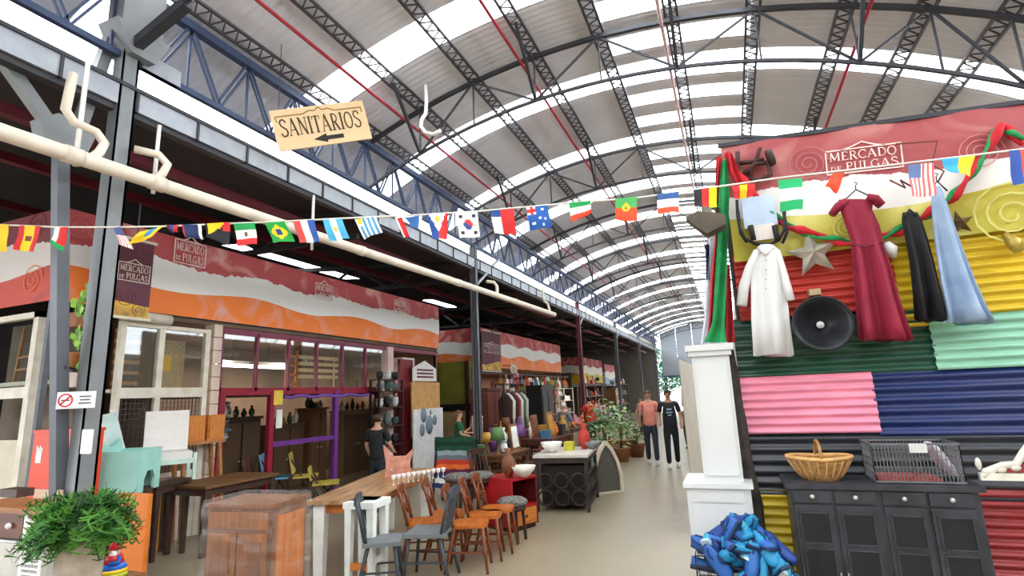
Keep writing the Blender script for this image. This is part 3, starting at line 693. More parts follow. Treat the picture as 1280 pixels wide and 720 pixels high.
# ------------------------------------------------------------------ crate of blue shoes
k0, k1 = at(886, 690, Y=4.15), at(987, 690, Y=4.15)
sx0, sx1, sy0, sy1, sz = k0.x - .0, k1.x + .01, 4.12, 4.36, .62
sx0 -= .09
t = thing('shoe_crate', 'dark wire crate on a low box, heaped with blue shoes', 'crate', ((sx0 + sx1) / 2, 4.24, 0))
m = M()
for i in range(9):
    x = sx0 + (sx1 - sx0) * i / 8
    for y in (sy0, sy1): m.bar((x, y, .3), (x, y, sz), .006)
for j in range(6):
    z = .3 + (sz - .3) * j / 5
    for y in (sy0, sy1): m.bar((sx0, y, z), (sx1, y, z), .006)
    for x in (sx0, sx1): m.bar((x, sy0, z), (x, sy1, z), .006)
stuff(obj('wire_grid', m, mat('#2c2e36', .5, .4), t))
obj('stand', M().b2((sx0 + .01, sy0 + .01, 0), (sx1 - .01, sy1 - .01, .3)), mat('#6a4a30', .7), t)
obj('tray', M().b2((sx0, sy0, .3), (sx1, sy1, .315)), mat('#22324c', .7), t)
SHB = [mat('#1f86b4', .45, 0, .15, 8), mat('#2a5fa8', .45, 0, .15, 8), mat('#1b3f86', .5, 0, .2, 8), mat('#3fa3c0', .45, 0, .15, 8)]
def make_shoe(mi):
    t = thing('shoe', 'blue canvas shoe in the heap on the wire crate', 'shoe', (0, 0, 0), 0, 'blue shoes heaped in the wire crate')
    rings = []
    for i in range(10):
        f = i / 9; x = -.1 + .2 * f; hw = (.028 + .012 * math.sin(f * PI) + .006 * f) * (1 if 0 < f < 1 else .55); h = .06 - .03 * f if f < .45 else .046 - .022 * (f - .45) / .55
        rings.append([V((x, hw * math.cos(a), .012 + max(0, math.sin(a)) * h + min(0, math.sin(a)) * .008)) for a in [2 * PI * q / 10 for q in range(10)]])
    obj('upper', M().loft(rings), SHB[mi], t, False)
    so = [[V((r[0].x * 1.04, p.y * 1.06, .0 if z == 0 else .014)) for p in r] for r in rings for z in (0,)]
    out = [(-.104, .012), (-.1, .024), (-.05, .031), (0, .037), (.05, .042), (.09, .034), (.106, .014)]
    m = M().prism(out + [(a, -b) for a, b in out[::-1]], (0, 0, -.004), (1, 0, 0), (0, 1, 0), (0, 0, .016)); obj('sole', m, mat('#15294e', .6) if mi != 3 else mat('#b9c9d2', .6), t, False)
    m = M().tube([(-.08, .02, .058), (-.05, .027, .052), (-.02, .02, .046), (-.015, 0, .045), (-.02, -.02, .046), (-.05, -.027, .052), (-.08, -.02, .058), (-.092, 0, .062)], .006, 6, closed=True); obj('collar', m, mat('#143366', .7), t, False)
    return t
protos = [make_shoe(i) for i in range(4)]; first = [True] * 4
rs = random.Random(3)
for k in range(64):
    j = rs.choice((0, 0, 0, 1, 1, 2, 3)); o = protos[j] if first[j] else copy_tree(protos[j]); first[j] = False
    u = rs.random(); x = sx0 + .06 + (sx1 - sx0 - .12) * u; y = rs.uniform(sy0 + .0, sy1 - .03)
    hump = .255 * math.sin(PI * (.12 + .76 * u)) ** 1.0 * (1 - .25 * ((y - 4.24) / .12) ** 2)
    z = .42 + (hump + .13) * (.25 + .75 * (k + 1) / 64)
    o['label'] = f"{('sky blue', 'royal blue', 'navy', 'turquoise')[j]} canvas shoe, {('low', 'middle', 'top')[min(2, int(3 * k / 64))]} layer, {('far left', 'left', 'centre', 'right', 'far right')[min(4, int(u * 5))]} of the heap on the wire crate"
    o.scale = (1.18, 1.25, 1.1); o.location = (x, y, z); o.rotation_euler = (rs.uniform(-1.1, 1.1), rs.uniform(-.2, 1.1), rs.uniform(0, 2 * PI))
# ------------------------------------------------------------------ garments on the wall
def hanger(parent, c, w, mt=DSTEEL):
    m = M(); a = V(c)
    m.tube([a + V((-w, 0, -.09)), a, a + V((w, 0, -.09))], .006, 6); m.tube([a, a + V((0, 0, .03)), a + V((.015, 0, .05)), a + V((.0, .01, .065))], .004, 5); obj('hanger', m, mt, parent)
def garment(name, lab, cat, rows, fold, mt, y, nf=5, tw=0, thick=.05):
    """rows: (px_left, px_right, py) outline traced down the garment on its hanging plane"""
    P = [(at(l, py, Y=y), at(r, py, Y=y)) for l, r, py in rows]
    c = P[0][0].lerp(P[0][1], .5); t = thing(name, lab, cat, (c.x, y, P[-1][0].z))
    rings = []; n = 36
    for i, (l, r) in enumerate(P):
        cx = (l.x + r.x) / 2; hw = (r.x - l.x) / 2; z = (l.z + r.z) / 2; f = i / (len(P) - 1); d = thick * (.5 + f)
        dz = (r.z - l.z)
        ring = []
        for q in range(n):
            a = 2 * PI * q / n; fo = fold * f * math.sin(a * nf + i * tw + .6)
            ring.append(V((cx + hw * math.cos(a) * (1 + .15 * fo), y + (d + fo * d * .9) * math.sin(a) - fo * .03, z + dz * .5 * math.cos(a) + (.012 * math.sin(a * 3) if i == len(P) - 1 else 0))))
        rings.append(ring)
    obj('body', M().loft(rings, caps=True), mt, t)
    return t, P
def sleeve(t, pts, r, mt, y):
    obj('sleeve', M().tube([at(a, b, Y=y) for a, b in pts], r, 10, flat=.6), mt, t)
GY2 = 4.72
WS = mat('#d9d7d5', .8, 0, .05, 4); t, P = garment('white_shirt', 'long white short-sleeved shirt dress hanging on the left of the corrugated wall', 'dress', [(950, 966, 306), (944, 975, 313), (938, 980, 330), (939, 982, 360), (940, 986, 400), (943, 991, 444)], .6, WS, GY2, 4)
sleeve(t, [(946, 314), (937, 335), (930, 358), (927, 382)], [.045, .06, .07, .07], WS, GY2); sleeve(t, [(972, 316), (978, 338), (984, 360), (988, 376)], [.04, .05, .055, .055], WS, GY2)
m = M()
for z in range(4):
    c = at(957, 325 + 12 * z, Y=GY2 - .06); m.ball(c, .007, 6)
obj('buttons', m, mat('#c9c6c2'), t); obj('collar', M().tube([at(948, 309, Y=GY2 - .03), at(957, 318, Y=GY2 - .05), at(967, 309, Y=GY2 - .03)], .014, 6), WS, t)
BD = mat('#8c1a35', .7, 0, .15, 5); t, P = garment('burgundy_dress', 'burgundy cap-sleeved dress on a hanger in the middle of the corrugated wall', 'dress', [(1048, 1092, 250), (1050, 1090, 262), (1057, 1099, 282), (1064, 1103, 302), (1064, 1104, 310), (1066, 1111, 330), (1070, 1121, 370), (1073, 1132, 405), (1075, 1138, 425)], 1.0, BD, GY2, 5)
sleeve(t, [(1058, 252), (1048, 258), (1040, 268)], [.05, .058, .05], BD, GY2); sleeve(t, [(1084, 247), (1094, 249), (1102, 257)], [.05, .058, .05], BD, GY2)
obj('waist_seam', M().tube([at(1063, 306, Y=GY2 - .05), at(1083, 308, Y=GY2 - .07), at(1104, 303, Y=GY2 - .05)], .008, 6), mat('#6b1228'), t)
hanger(t, at(1070, 237, Y=GY2), .11)
BKD = mat('#1b1a1d', .75, 0, .2, 6); t, P = garment('black_dress', 'black strapless dress hanging right of the burgundy one', 'dress', [(1128, 1147, 266), (1127, 1152, 276), (1131, 1158, 295), (1137, 1166, 325), (1142, 1175, 365), (1145, 1182, 400)], .9, BKD, GY2, 5)
obj('straps', M().tube([at(1131, 272, Y=GY2 - .04), at(1137, 262, Y=GY2), at(1145, 270, Y=GY2 - .04)], .012, 6), BKD, t)
DN = mat('#9fb2c9', .8, 0, .18, 5, h2='#7f97b6'); t, P = garment('blue_dress', 'pale blue satin dress flaring to the right, hanging beside the black dress', 'dress', [(1165, 1176, 234), (1164, 1184, 255), (1166, 1192, 280), (1170, 1204, 315), (1176, 1219, 355), (1182, 1232, 385), (1184, 1241, 403)], 1.0, DN, GY2 - .05, 4)
hanger(t, at(1171, 226, Y=GY2 - .05), .05)
# ------------------------------------------------------------------ hung objects
def star(name, lab, c, r, mt, tilt=.1):
    t = M(); c = V(c); pts = []
    for i in range(10):
        a = PI / 2 + tilt + i * PI / 5; q = r if i % 2 == 0 else r * .42; pts.append(c + V((q * math.cos(a), 0, q * math.sin(a))))
    f = c + V((0, -.07, 0)); b = c + V((0, .02, 0)); t.add(pts + [f, b], [(i, (i + 1) % 10, 10) for i in range(10)] + [((i + 1) % 10, i, 11) for i in range(10)])
    return one(name, t, mt, lab, 'star')
star('metal_star', 'large silvery metal star hung between the white shirt and the burgundy dress', at(1016, 317, Y=4.8), .2, mat('#b9b2a4', .35, .5, .3, 6))
star('metal_star', 'small brownish star half hidden behind the pale blue dress', at(1199, 279, Y=4.82), .1, mat('#6f5a48', .5, .3))
c = at(1027, 405, Y=4.72)
t = thing('horn_speaker', 'round black metal horn speaker hung below the star', 'speaker', (c.x, 4.72, c.z - .24))
Rx = Matrix.Rotation(PI / 2, 3, 'X')
hm = mat('#26272b', .38, .4, .2, 5)
obj('bell', M().lathe([(.04, -.1), (.075, -.075), (.13, -.025), (.175, .03), (.2, .05), (.206, .05), (.185, .025), (.135, -.035), (.075, -.09), (.0, -.11)], c, 28, Rx), hm, t)
obj('rim', M().tube([c + Rx @ V((.204 * math.cos(q * PI / 16), .204 * math.sin(q * PI / 16), .05)) for q in range(32)], .009, 6, closed=True), hm, t)
obj('driver', M().lathe([(.02, -.11), (.028, -.06), (.0, -.05)], c, 12, Rx), mat('#e6e6e6', .3), t)
obj('bracket', M().b2((c.x - .05, 4.72, c.z + .23), (c.x + .03, 4.85, c.z + .28)), mat('#a8906e'), t)
# tubular chair frame with a white board
t = thing('chair_frame', 'black tubular chair frame holding a pale board, hung at the top left of the wall', 'chair', at(955, 310, Y=4.7))
FRM = mat('#26262c', .35, .5)
for seq in ([(922, 262), (925, 285), (931, 298), (944, 305), (962, 305), (974, 300), (980, 288), (981, 255)], [(921, 250), (922, 270), (926, 292), (934, 303)], [(976, 240), (979, 262), (984, 290), (978, 304)]):
    obj('frame_tube', M().tube([at(a, b, Y=4.72) for a, b in seq], .013, 7), FRM, t)
a, b = at(926, 249, Y=4.76), at(975, 298, Y=4.76); obj('seat_board', M().b2((a.x, 4.75, b.z + .12), (b.x, 4.78, a.z)), mat('#b9c9de', .5), t)
obj('back_board', M().b2((a.x + .03, 4.73, b.z), (b.x - .03, 4.76, b.z + .13)), mat('#e3d9d2', .6), t)
for px in (938, 968): obj('grip', M().tube([at(px, 282, Y=4.7), at(px + 4, 300, Y=4.7)], .022, 8), BLACK, t)
# iron odds and ends at the banner's left end
IR = mat('#4a2c28', .6, .3, .3, 9)
t = thing('iron_machine', 'rusty dark red iron press hung at the top left corner of the banner', 'machine', at(932, 225, Y=4.78))
for seq, r in (([(925, 222), (944, 205), (960, 203), (963, 218), (948, 226), (930, 222)], .022), ([(918, 205), (955, 200)], .02), ([(935, 225), (950, 185)], .018), ([(922, 190), (922, 226)], .02)): obj('casting', M().tube([at(a, b, Y=4.78) for a, b in seq], r, 7), IR, t)
c = at(963, 197, Y=4.76); obj('flywheel', M().lathe([(.07, -.02), (.075, 0), (.07, .02), (.02, .025)], c, 16, Matrix.Rotation(PI / 2.4, 3, 'Y')), mat('#3b2a25', .6), t)
t = thing('scissor_bracket', 'dark red scissor bracket hung on the banner right of the market name', 'bracket', at(1165, 230, Y=4.78))
for seq in ([(1120, 180), (1172, 176), (1165, 206), (1180, 214), (1172, 228)], [(1112, 225), (1132, 235), (1125, 225), (1148, 238)]): obj('rod', M().tube([at(a, b, Y=4.78) for a, b in seq], .007, 6), mat('#7a3f3a', .6, .2, .2, 9), t)
c = at(881, 283, Y=4.55); t = thing('lantern_shade', 'brown box-shaped metal lamp shade sticking out left of the wall top', 'lamp', c)
BRN = mat('#5a5044', .55, .2, .2, 8)
a = [at(858, 276, Y=4.5), at(872, 268, Y=4.5), at(906, 272, Y=4.5), at(908, 284, Y=4.5), at(884, 296, Y=4.5)]
obj('shade', M().prism([(p.x, p.z) for p in a], (0, 4.4, 0), (1, 0, 0), (0, 0, 1), (0, .16, 0)), BRN, t)
obj('socket', M().b2((c.x + .0, 4.44, c.z + .07), (c.x + .07, 4.5, c.z + .15)), mat('#77705f', .5), t)
obj('stem', M().bar((c.x + .04, 4.47, c.z + .14), (c.x + .18, 4.88, c.z + .2), .025), BRN, t)
t = M().tube([at(1255, 292, Y=4.82), at(1268, 303, Y=4.8), at(1274, 315, Y=4.8)], [.02, .05, .03], 8); one('wall_ornament', t, mat('#b59a4a', .4, .4), 'small tan ornament hung on the yellow sheet at the right', 'ornament')
t = M().tube([at(1108, 305, Y=4.78), at(1114, 312, Y=4.76), at(1118, 322, Y=4.78)], [.03, .05, .02], 8); one('cloth_scrap', t, WS, 'small white scrap of cloth behind the burgundy dress', 'cloth')
# ------------------------------------------------------------------ twisted red and green garland
gp = [(906, 196), (918, 205), (934, 232), (958, 262), (985, 282), (1010, 292), (1040, 299), (1064, 304), (1100, 297), (1128, 286), (1158, 270), (1180, 255), (1196, 240), (1216, 215), (1232, 190), (1250, 157), (1262, 164), (1285, 182)]
t = thing('cloth_garland', 'twisted red and green cloth garland swagged across the banner', 'garland', at(1010, 300, Y=4.7))
GR = mat('#1f8a4c', .75, 0, .2, 8); RE = mat('#c21f2c', .75, 0, .2, 8)
pts = []
for (a, b), (c_, d_) in zip(gp, gp[1:]):
    for k in range(4): pts.append(at(a + (c_ - a) * k / 4, b + (d_ - b) * k / 4, Y=4.79))
for nm, mt, ph, r in (('red_cloth', RE, 0, .032), ('green_cloth', GR, PI, .022)):
    ps = [p + V((0, .02 * math.sin(i * .6 + ph), .02 * math.cos(i * .6 + ph))) for i, p in enumerate(pts)]
    obj(nm, M().tube(ps, [r * (.8 + .3 * math.sin(i * 1.1)) for i in range(len(ps))], 8), mt, t)
t = thing('hanging_cloth', 'long red and green cloth hanging down the corner onto the white cabinet', 'cloth', at(900, 430, Y=4.72))
def strip(rows, y, mt, nm):
    P = [(at(l, py, Y=y), at(r, py, Y=y)) for l, r, py in rows]
    def fn(a, b):
        f = b * (len(P) - 1); i = min(int(f), len(P) - 2); k = f - i; l = P[i][0].lerp(P[i + 1][0], k); r = P[i][1].lerp(P[i + 1][1], k)
        p = l.lerp(r, a); return p + V((0, .025 * math.sin(a * 9 + b * 4), 0))
    m = M().grid(fn, 14, 24); m.grid(lambda a, b: fn(a, b) + V((0, .012, 0)), 14, 24); obj(nm, m, mt, t)
strip([(902, 909, 200), (898, 912, 240), (896, 910, 300), (893, 908, 360), (890, 906, 405), (880, 908, 428)], 4.66, GR, 'green_strip')
strip([(895, 903, 196), (894, 899, 240), (893, 899, 300), (888, 898, 350), (886, 896, 400), (884, 893, 424)], 4.70, RE, 'red_strip')
strip([(906, 914, 190), (911, 924, 215), (920, 932, 228)], 4.66, RE, 'red_fold'); strip([(903, 912, 330), (905, 916, 390), (907, 919, 428)], 4.73, mat('#a01c26', .75), 'dark_red_strip')
t = thing('pale_curtain', 'narrow white and navy cloth hanging behind the green corner cloth', 'cloth', at(884, 425, Y=4.8)); strip([(884, 893, 295), (882, 892, 340), (880, 891, 400), (876, 890, 430)], 4.86, mat('#d9dbe4', .8), 'pale_strip'); strip([(881, 886, 305), (883, 887, 350)], 4.84, mat('#27305c', .8), 'navy_strip')
# ------------------------------------------------------------------ bunting
cord = [(-40, 277), (0, 281), (75, 284), (150, 284), (205, 283), (250, 281), (300, 279), (350, 277), (450, 272), (520, 269), (600, 264), (700, 255), (800, 247), (900, 233), (970, 223), (1100, 208), (1200, 196), (1290, 185), (1340, 178)]
BPt = V((-4.62, 2.5, 0)); BQ = V((2.3, 4.62, 0)); BN = V((BQ - BPt).y * V((-1, 0, 0)).x * 1, ) if False else V((-(BQ - BPt).y, (BQ - BPt).x, 0)).normalized()
BUV = (BQ - BPt).normalized()
bp = lambda x, y: atp(x, y, BPt, BN)
one('bunting_cord', M().tube([bp(a, b) for a, b in cord], .007, 6), mat('#ded8cc', .7), 'pale cord strung across the hall carrying the little flags', 'cord')
FC = {}
def fc(h):
    if h not in FC: FC[h] = mat(h, .7, 0, .06, 6, key='flag')
    return FC[h]
def flag(lab, tl, tr, bl, br, cols, pat, k, nu=12, nv=10):
    A, B, C_, D = [bp(*q) for q in (tl, tr, bl, br)]
    def fn(a, b):
        p = A.lerp(B, a).lerp(C_.lerp(D, a), 1 - b) if False else (C_.lerp(D, a)).lerp(A.lerp(B, a), b)
        return p - BN * (.012 * math.sin(a * 6 + k * 2) * (1 - b) + .01 + .012 * math.sin(b * 5 + k) * (1 - b))
    m = M().grid(fn, nu, nv, mf=pat); n = len(m.v); f0 = len(m.f)
    fn2 = lambda a, b: fn(a, b) + BN * .003
    m.grid(fn2, nu, nv, mf=pat)
    c = (C_ + D) / 2
    o = one('flag', m, [fc(h) for h in cols], lab, 'flag', 'country flags on the cord'); return o
R_, W_, B_, G_, Y_, K_, S_, O_ = '#d02a2a', '#efede8', '#2b4d9a', '#1f9a4d', '#f0c81e', '#1b1b1e', '#4fb0dc', '#ea4a26'
v3 = lambda a, b: min(2, int(a * 3)); h3 = lambda a, b: min(2, int((1 - b) * 3))
disc = lambda a, b, r=.22, cx=.5, cy=.5: (a - cx) ** 2 + (b - cy) ** 2 < r * r
flag('half seen yellow and red flag at the left end of the cord', (-14, 280), (12, 281), (-14, 313), (10, 315), [R_, Y_, Y_], v3, 0)
flag('red and yellow Spanish flag with a crest left of the leaning post', (26, 282), (52, 283), (21, 313), (46, 316), [R_, Y_, R_, '#7a3a22'], lambda a, b: 3 if disc(a, b, .14) else 0 if a < .25 or a > .75 else 1, 1)
flag('folded white, red and green flag in front of the leaning post', (70, 285), (86, 284), (63, 303), (80, 315), [W_, R_, G_], lambda a, b: 2 if b < .2 else 0 if a < .4 else 1, 2)
flag('curled faded United States flag beside the first column', (143, 285), (152, 284), (150, 306), (167, 312), ['#4a5a86', '#d98a80', W_], lambda a, b: 0 if b > .62 else 1 + int(a * 10) % 2, 3)
flag('folded yellow and blue flag right of the first column', (176, 290), (206, 283), (161, 306), (190, 297), [Y_, '#3a93c0'], lambda a, b: 1 if .45 < a < .75 and b > .4 else 0, 4)
flag('small dark blue and red flag, folded almost shut', (208, 281), (224, 282), (214, 291), (222, 290), ['#5a2040', B_, R_], v3, 5)
flag('dark blue flag with a little white in its corner', (228, 281), (252, 281), (232, 297), (254, 299), ['#1f2c5c', W_, R_], lambda a, b: 1 if a > .85 else 2 if a < .12 else 0, 6)
flag('black flag with a yellow triangle and red corner', (257, 280), (288, 278), (262, 298), (290, 308), [K_, Y_, R_], lambda a, b: 1 if a + (1 - b) < .8 and a > .08 else 2 if a > .7 and b > .6 else 0, 7)
flag('green white and red Mexican flag with a crest', (293, 280), (319, 279), (298, 308), (323, 306), [G_, W_, R_, '#6a5a2a'], lambda a, b: 3 if disc(a, b, .13) else h3(a, b), 8)
flag('green Brazilian flag with a yellow diamond', (332, 279), (356, 277), (342, 304), (369, 302), ['#1f9a3c', Y_, '#24407c'], lambda a, b: 2 if disc(a, b, .16) else 1 if abs(a - .5) + abs(b - .5) < .4 else 0, 9, 16, 14)
flag('red white and blue vertical flag right of the Brazilian one', (367, 277), (393, 275), (376, 304), (400, 302), ['#cf4a48', W_, '#2f5aa8'], v3, 10)
flag('sky blue and white Argentine flag', (404, 275), (428, 274), (412, 301), (437, 298), [S_, W_, S_, Y_], lambda a, b: 3 if disc(a, b, .1) else v3(a, b), 11)
flag('blue and white striped Uruguayan flag with a yellow sun', (444, 275), (470, 271), (455, 299), (478, 290), [W_, '#3f93c4', Y_], lambda a, b: 2 if disc(a, b, .13, .18, .85) else 0 if a < .34 and b > .6 else int(a * 9) % 2, 12, 18, 10)
flag('narrow folded red and white flag', (494, 273), (503, 272), (506, 298), (513, 297), [R_, W_], lambda a, b: 1 if a < .25 else 0, 13)
flag('folded blue flag beside the narrow red one', (506, 272), (528, 270), (515, 284), (526, 288), ['#3a66a8', W_], lambda a, b: 1 if a > .8 else 0, 14)
flag('Philippine flag hung upright, white wedge between blue and red', (533, 269), (560, 267), (541, 299), (559, 300), [B_, R_, W_, Y_], lambda a, b: (3 if disc(a, b, .1, .5, .8) else 2) if abs(a - .5) < .5 * (b - .25) * 1.1 else (0 if a < .5 else 1), 15, 16, 12)
flag('white South Korean flag with a red and blue disc', (570, 266), (597, 264), (575, 298), (600, 296), [W_, '#d23a38', '#2c4f94', '#2a2a2e'], lambda a, b: (1 if b + (a - .5) * .5 > .5 else 2) if disc(a, b, .2) else 3 if (.12 < a < .28 or .72 < a < .88) and (.1 < b < .24 or .76 < b < .9) else 0, 16, 18, 16)
flag('white, blue and red Chilean flag hung upright', (613, 264), (642, 261), (618, 291), (646, 294), [W_, '#27498c', R_], lambda a, b: 2 if a > .45 else 1 if b > .66 else 0, 17)
flag('blue Australian flag with white stars', (658, 260), (684, 257), (662, 288), (690, 284), ['#1f5aa8', W_, R_], lambda a, b: (2 if abs(a - .22) < .07 or abs(b - .82) < .08 else 1) if a < .42 and b > .64 else 1 if disc(a, b, .06, .72, .85) or disc(a, b, .06, .55, .45) or disc(a, b, .055, .8, .4) or disc(a, b, .05, .65, .15) or disc(a, b, .07, .25, .25) else 0, 18, 24, 20)
flag('green white and red horizontal flag between Australian and Portuguese ones', (711, 254), (738, 251), (714, 279), (739, 267), [G_, W_, O_], h3, 19)
flag('green over red Portuguese flag with a yellow emblem', (769, 249), (796, 246), (769, 276), (796, 278), ['#4fae5a', O_, Y_], lambda a, b: 2 if disc(a, b, .17, .5, .6) and not disc(a, b, .08, .5, .6) else 0 if b > .6 else 1, 20, 16, 14)
flag('blue white and red horizontal flag left of the Belgian one', (821, 243), (848, 240), (822, 268), (849, 266), ['#3a5f9c', W_, O_], h3, 21)
flag('black yellow and red Belgian flag', (867, 238), (895, 234), (868, 259), (896, 259), ['#2a2628', R_, '#f4dc1c'], v3, 22)
flag('small red and yellow Spanish flag just right of the green corner cloth', (914, 233), (943, 230), (918, 249), (941, 246), [R_, Y_, R_], v3, 23)
flag('green white and green striped flag hung on the left of the banner', (972, 226), (1002, 223), (976, 264), (1004, 261), ['#23b06a', W_, '#23b06a'], h3, 24)
flag('folded plain red flag above the burgundy dress', (1040, 218), (1055, 216), (1031, 233), (1046, 242), [O_, O_], lambda a, b: 0, 25)
flag('United States flag hung upright above the black dress', (1134, 207), (1166, 204), (1137, 247), (1167, 246), ['#5f74a0', '#d66a62', W_], lambda a, b: 0 if a < .5 and b > .55 else 1 + int(a * 11) % 2, 26, 22, 12)
flag('folded sky blue and yellow flag right of the United States flag', (1176, 200), (1218, 195), (1182, 214), (1210, 222), ['#3fa8d8', Y_], lambda a, b: 0 if a < .5 else 1, 27)
flag('blue and red flag at the right end of the cord', (1260, 189), (1300, 185), (1266, 232), (1304, 228), [B_, O_, W_], lambda a, b: 0 if a < .33 else 1, 28)
# ------------------------------------------------------------------ hanging restroom sign
c4 = [(342, 140), (459, 124), (459, 174), (343, 188)]
sc = at(401, 156, X=-4.25); nrm = (EYE - sc); nrm.z *= .2; nrm.normalize()
q4 = [atp(a, b, sc, nrm) for a, b in c4]
uu = ((q4[1] - q4[0]) + (q4[2] - q4[3])) / 2; vv = ((q4[0] - q4[3]) + (q4[1] - q4[2])) / 2; wdt, hgt = uu.length, vv.length; uu.normalize(); vv = (vv - uu * vv.dot(uu)).normalized(); nn = uu.cross(vv); cc = sum(q4, V((0, 0, 0))) / 4
t = thing('restroom_sign', 'hanging cream board reading SANITARIOS with an arrow pointing left', 'sign', cc - V((0, 0, hgt / 2)))
RM_ = Matrix((uu, vv, nn)).transposed()
SG = mat('#e9c79a', .6, 0, .05, 4); INK = mat('#4a3a28', .7); INK2 = mat('#2a2624', .7)
obj('board', M().box(cc - nn * .015, (wdt, hgt, .03), RM_), SG, t)
m = M(); letters(m, 'SANITARIOS', cc - uu * wdt * .435 - vv * hgt * .17, uu, vv, hgt * .42, wdt * .87, .005); obj('lettering', m, INK, t)
sp = lambda a, b: cc + uu * a * wdt + vv * b * hgt
m = M().prism([(-.12, -.33), (.02, -.22), (.02, -.28), (.2, -.28), (.2, -.38), (.02, -.38), (.02, -.44)], cc, uu * wdt, vv * hgt, nn * .005); obj('arrow', m, INK2, t)
m = M()
for a, b in (((-.45, .2), (-.46, .33)), ((-.46, .33), (-.17, .33)), ((.17, .33), (.46, .33)), ((.46, .33), (.46, .2)), ((-.17, .33), (-.1, .4)), ((-.1, .4), (-.04, .38)), ((-.04, .38), (0, .46)), ((0, .46), (.04, .38)), ((.04, .38), (.1, .4)), ((.1, .4), (.17, .33))): m.bar(sp(*a) + nn * .003, sp(*b) + nn * .003, .012, .006, up=nn)
obj('scroll', m, mat('#9a7446', .7), t)
for a in (-.4, .4): obj('hanging_wire', M().bar(sp(a, .5), V((sp(a, .5).x, sp(a, .5).y, zr(-4.25) - .12)), .006), DSTEEL, t)
# curved white lamp hook by the first arch
hp = lambda a, b: at(a, b, Y=6.2)
one('curved_tube', M().tube([hp(532, 106), hp(533, 128), hp(532, 142), hp(527, 150), hp(526, 158), hp(532, 166), hp(542, 168), hp(551, 163)], .028, 8), mat('#e9e4dd', .4), 'white hook-shaped tube hanging by the nearest full roof truss', 'tube')
# ------------------------------------------------------------------ no smoking sign
a, b, c_, d = [at(*q, X=-4.8) for q in ((71, 490), (118, 489), (118, 510), (70, 511))]
c = (a + b + c_ + d) / 4; nrm = V((.55, -.83, 0)); q4 = [atp(*q, c, nrm) for q in ((71, 491), (119, 489), (119, 510), (71, 512))]
uu = (q4[1] - q4[0]); uu.z = 0; wdt = uu.length; uu.normalize(); hgt = (q4[0] - q4[3]).length; vv = V((0, 0, 1)); nn = uu.cross(vv); RM_ = Matrix((uu, vv, nn)).transposed()
t = thing('smoking_sign', 'small white no smoking sign fixed between the leaning post and the column', 'sign', c - vv * hgt / 2)
obj('board', M().box(c - nn * .005, (wdt, hgt, .01), RM_), mat('#f0eeee', .5), t)
rc = c - uu * wdt * .27; m = M(); ring(m, rc, uu, vv, hgt * .36, hgt * .08, .004, 24); m.bar(rc + (uu + vv) * hgt * .25 + nn * .002, rc - (uu + vv) * hgt * .25 + nn * .002, hgt * .08, .004, up=nn); obj('prohibition_ring', m, mat('#c8323c', .5), t)
m = M(); m.bar(rc - uu * hgt * .22 + nn * .001, rc + uu * hgt * .22 + nn * .001, hgt * .08, .002, up=nn)
for k, (z, w) in enumerate(((.2, .3), (0, .26), (-.2, .32))): m.bar(c + uu * wdt * (.24 - w / 2) + vv * z * hgt + nn * .002, c + uu * wdt * (.24 + w / 2) + vv * z * hgt + nn * .002, hgt * .07, .004, up=nn)
obj('print', m, mat('#5a5a62', .6), t)
m = M().bar(c + uu * wdt * .05 - nn * .02, c + uu * wdt * .05 - nn * .25, .02); obj('bracket', m, DSTEEL, t)
# ------------------------------------------------------------------ two upright hanging banners
def vbanner(lab, x, px0, px1, py0, py1, key):
    a, b = at(px0, py0, X=x), at(px1, py0, X=x); a2 = at(px0, py1, X=x)
    z1 = (a.z + b.z) / 2; z0 = a2.z; h = z1 - z0; y0, y1 = a.y, b.y
    t = thing('hanging_banner', lab, 'banner', (x, (y0 + y1) / 2, z0))
    bm = banner_mat('#5c1f30', '#5c1f30', '#e8b93a', key, z0, h, .8, .22, light='#6d2a3a')
    def fn(p, q): return (x, y0 + (y1 - y0) * p, z0 + .04 * h + h * .96 * q)
    m = M().grid(fn, 6, 10); m.grid(lambda p, q: V(fn(p, q)) - V((.006, 0, 0)), 6, 10); obj('cloth', m, bm, t)
    for zq in (z1, z0 + .02): obj('rod', M().bar((x, y0 - .03, zq), (x, y1 + .03, zq), .033), CREAM, t)
    w = y1 - y0; cc = V((x + .006, (y0 + y1) / 2, z0 + h * .58)); logo(t, cc, (0, 1, 0), (0, 0, 1), w * .84, h * .22, mat('#e8d2c6', .6))
    swirl(t, cc + V((.002, w * .2, h * .3)), (0, 1, 0), (0, 0, 1), w * .22, mat('#8a4a58'), 2.5); swirl(t, cc + V((.002, -w * .15, -h * .32)), (0, 1, 0), (0, 0, 1), w * .28, mat('#7a3a4c'), 2.5); swirl(t, cc + V((.002, w * .2, -h * .46)), (0, 1, 0), (0, 0, 1), w * .2, mat('#7a3a4c'), 2)
    m = M(); m.bar((x, (y0 + y1) / 2, z1), (x, (y0 + y1) / 2, z1 + .5), .012); m.b2((SX, (y0 + y1) / 2 - .015, z1 - .015), (x, (y0 + y1) / 2 + .015, z1 + .015)); obj('support_arm', m, STEEL, t)
    return t
vbanner('upright maroon market banner beside the first column', -6.9, 147, 194, 300, 398, 'va')
vbanner('upright maroon and yellow market banner beyond the second column', -7.6, 602, 625, 415, 464, 'vb')
# ------------------------------------------------------------------ nearest stall: fronts
WF = mat('#e6dfd0', .55, 0, .1, 6, h2='#cfc4b0')
def fbar(m, p, q, w, d=.06): m.bar(p, q, w, d)
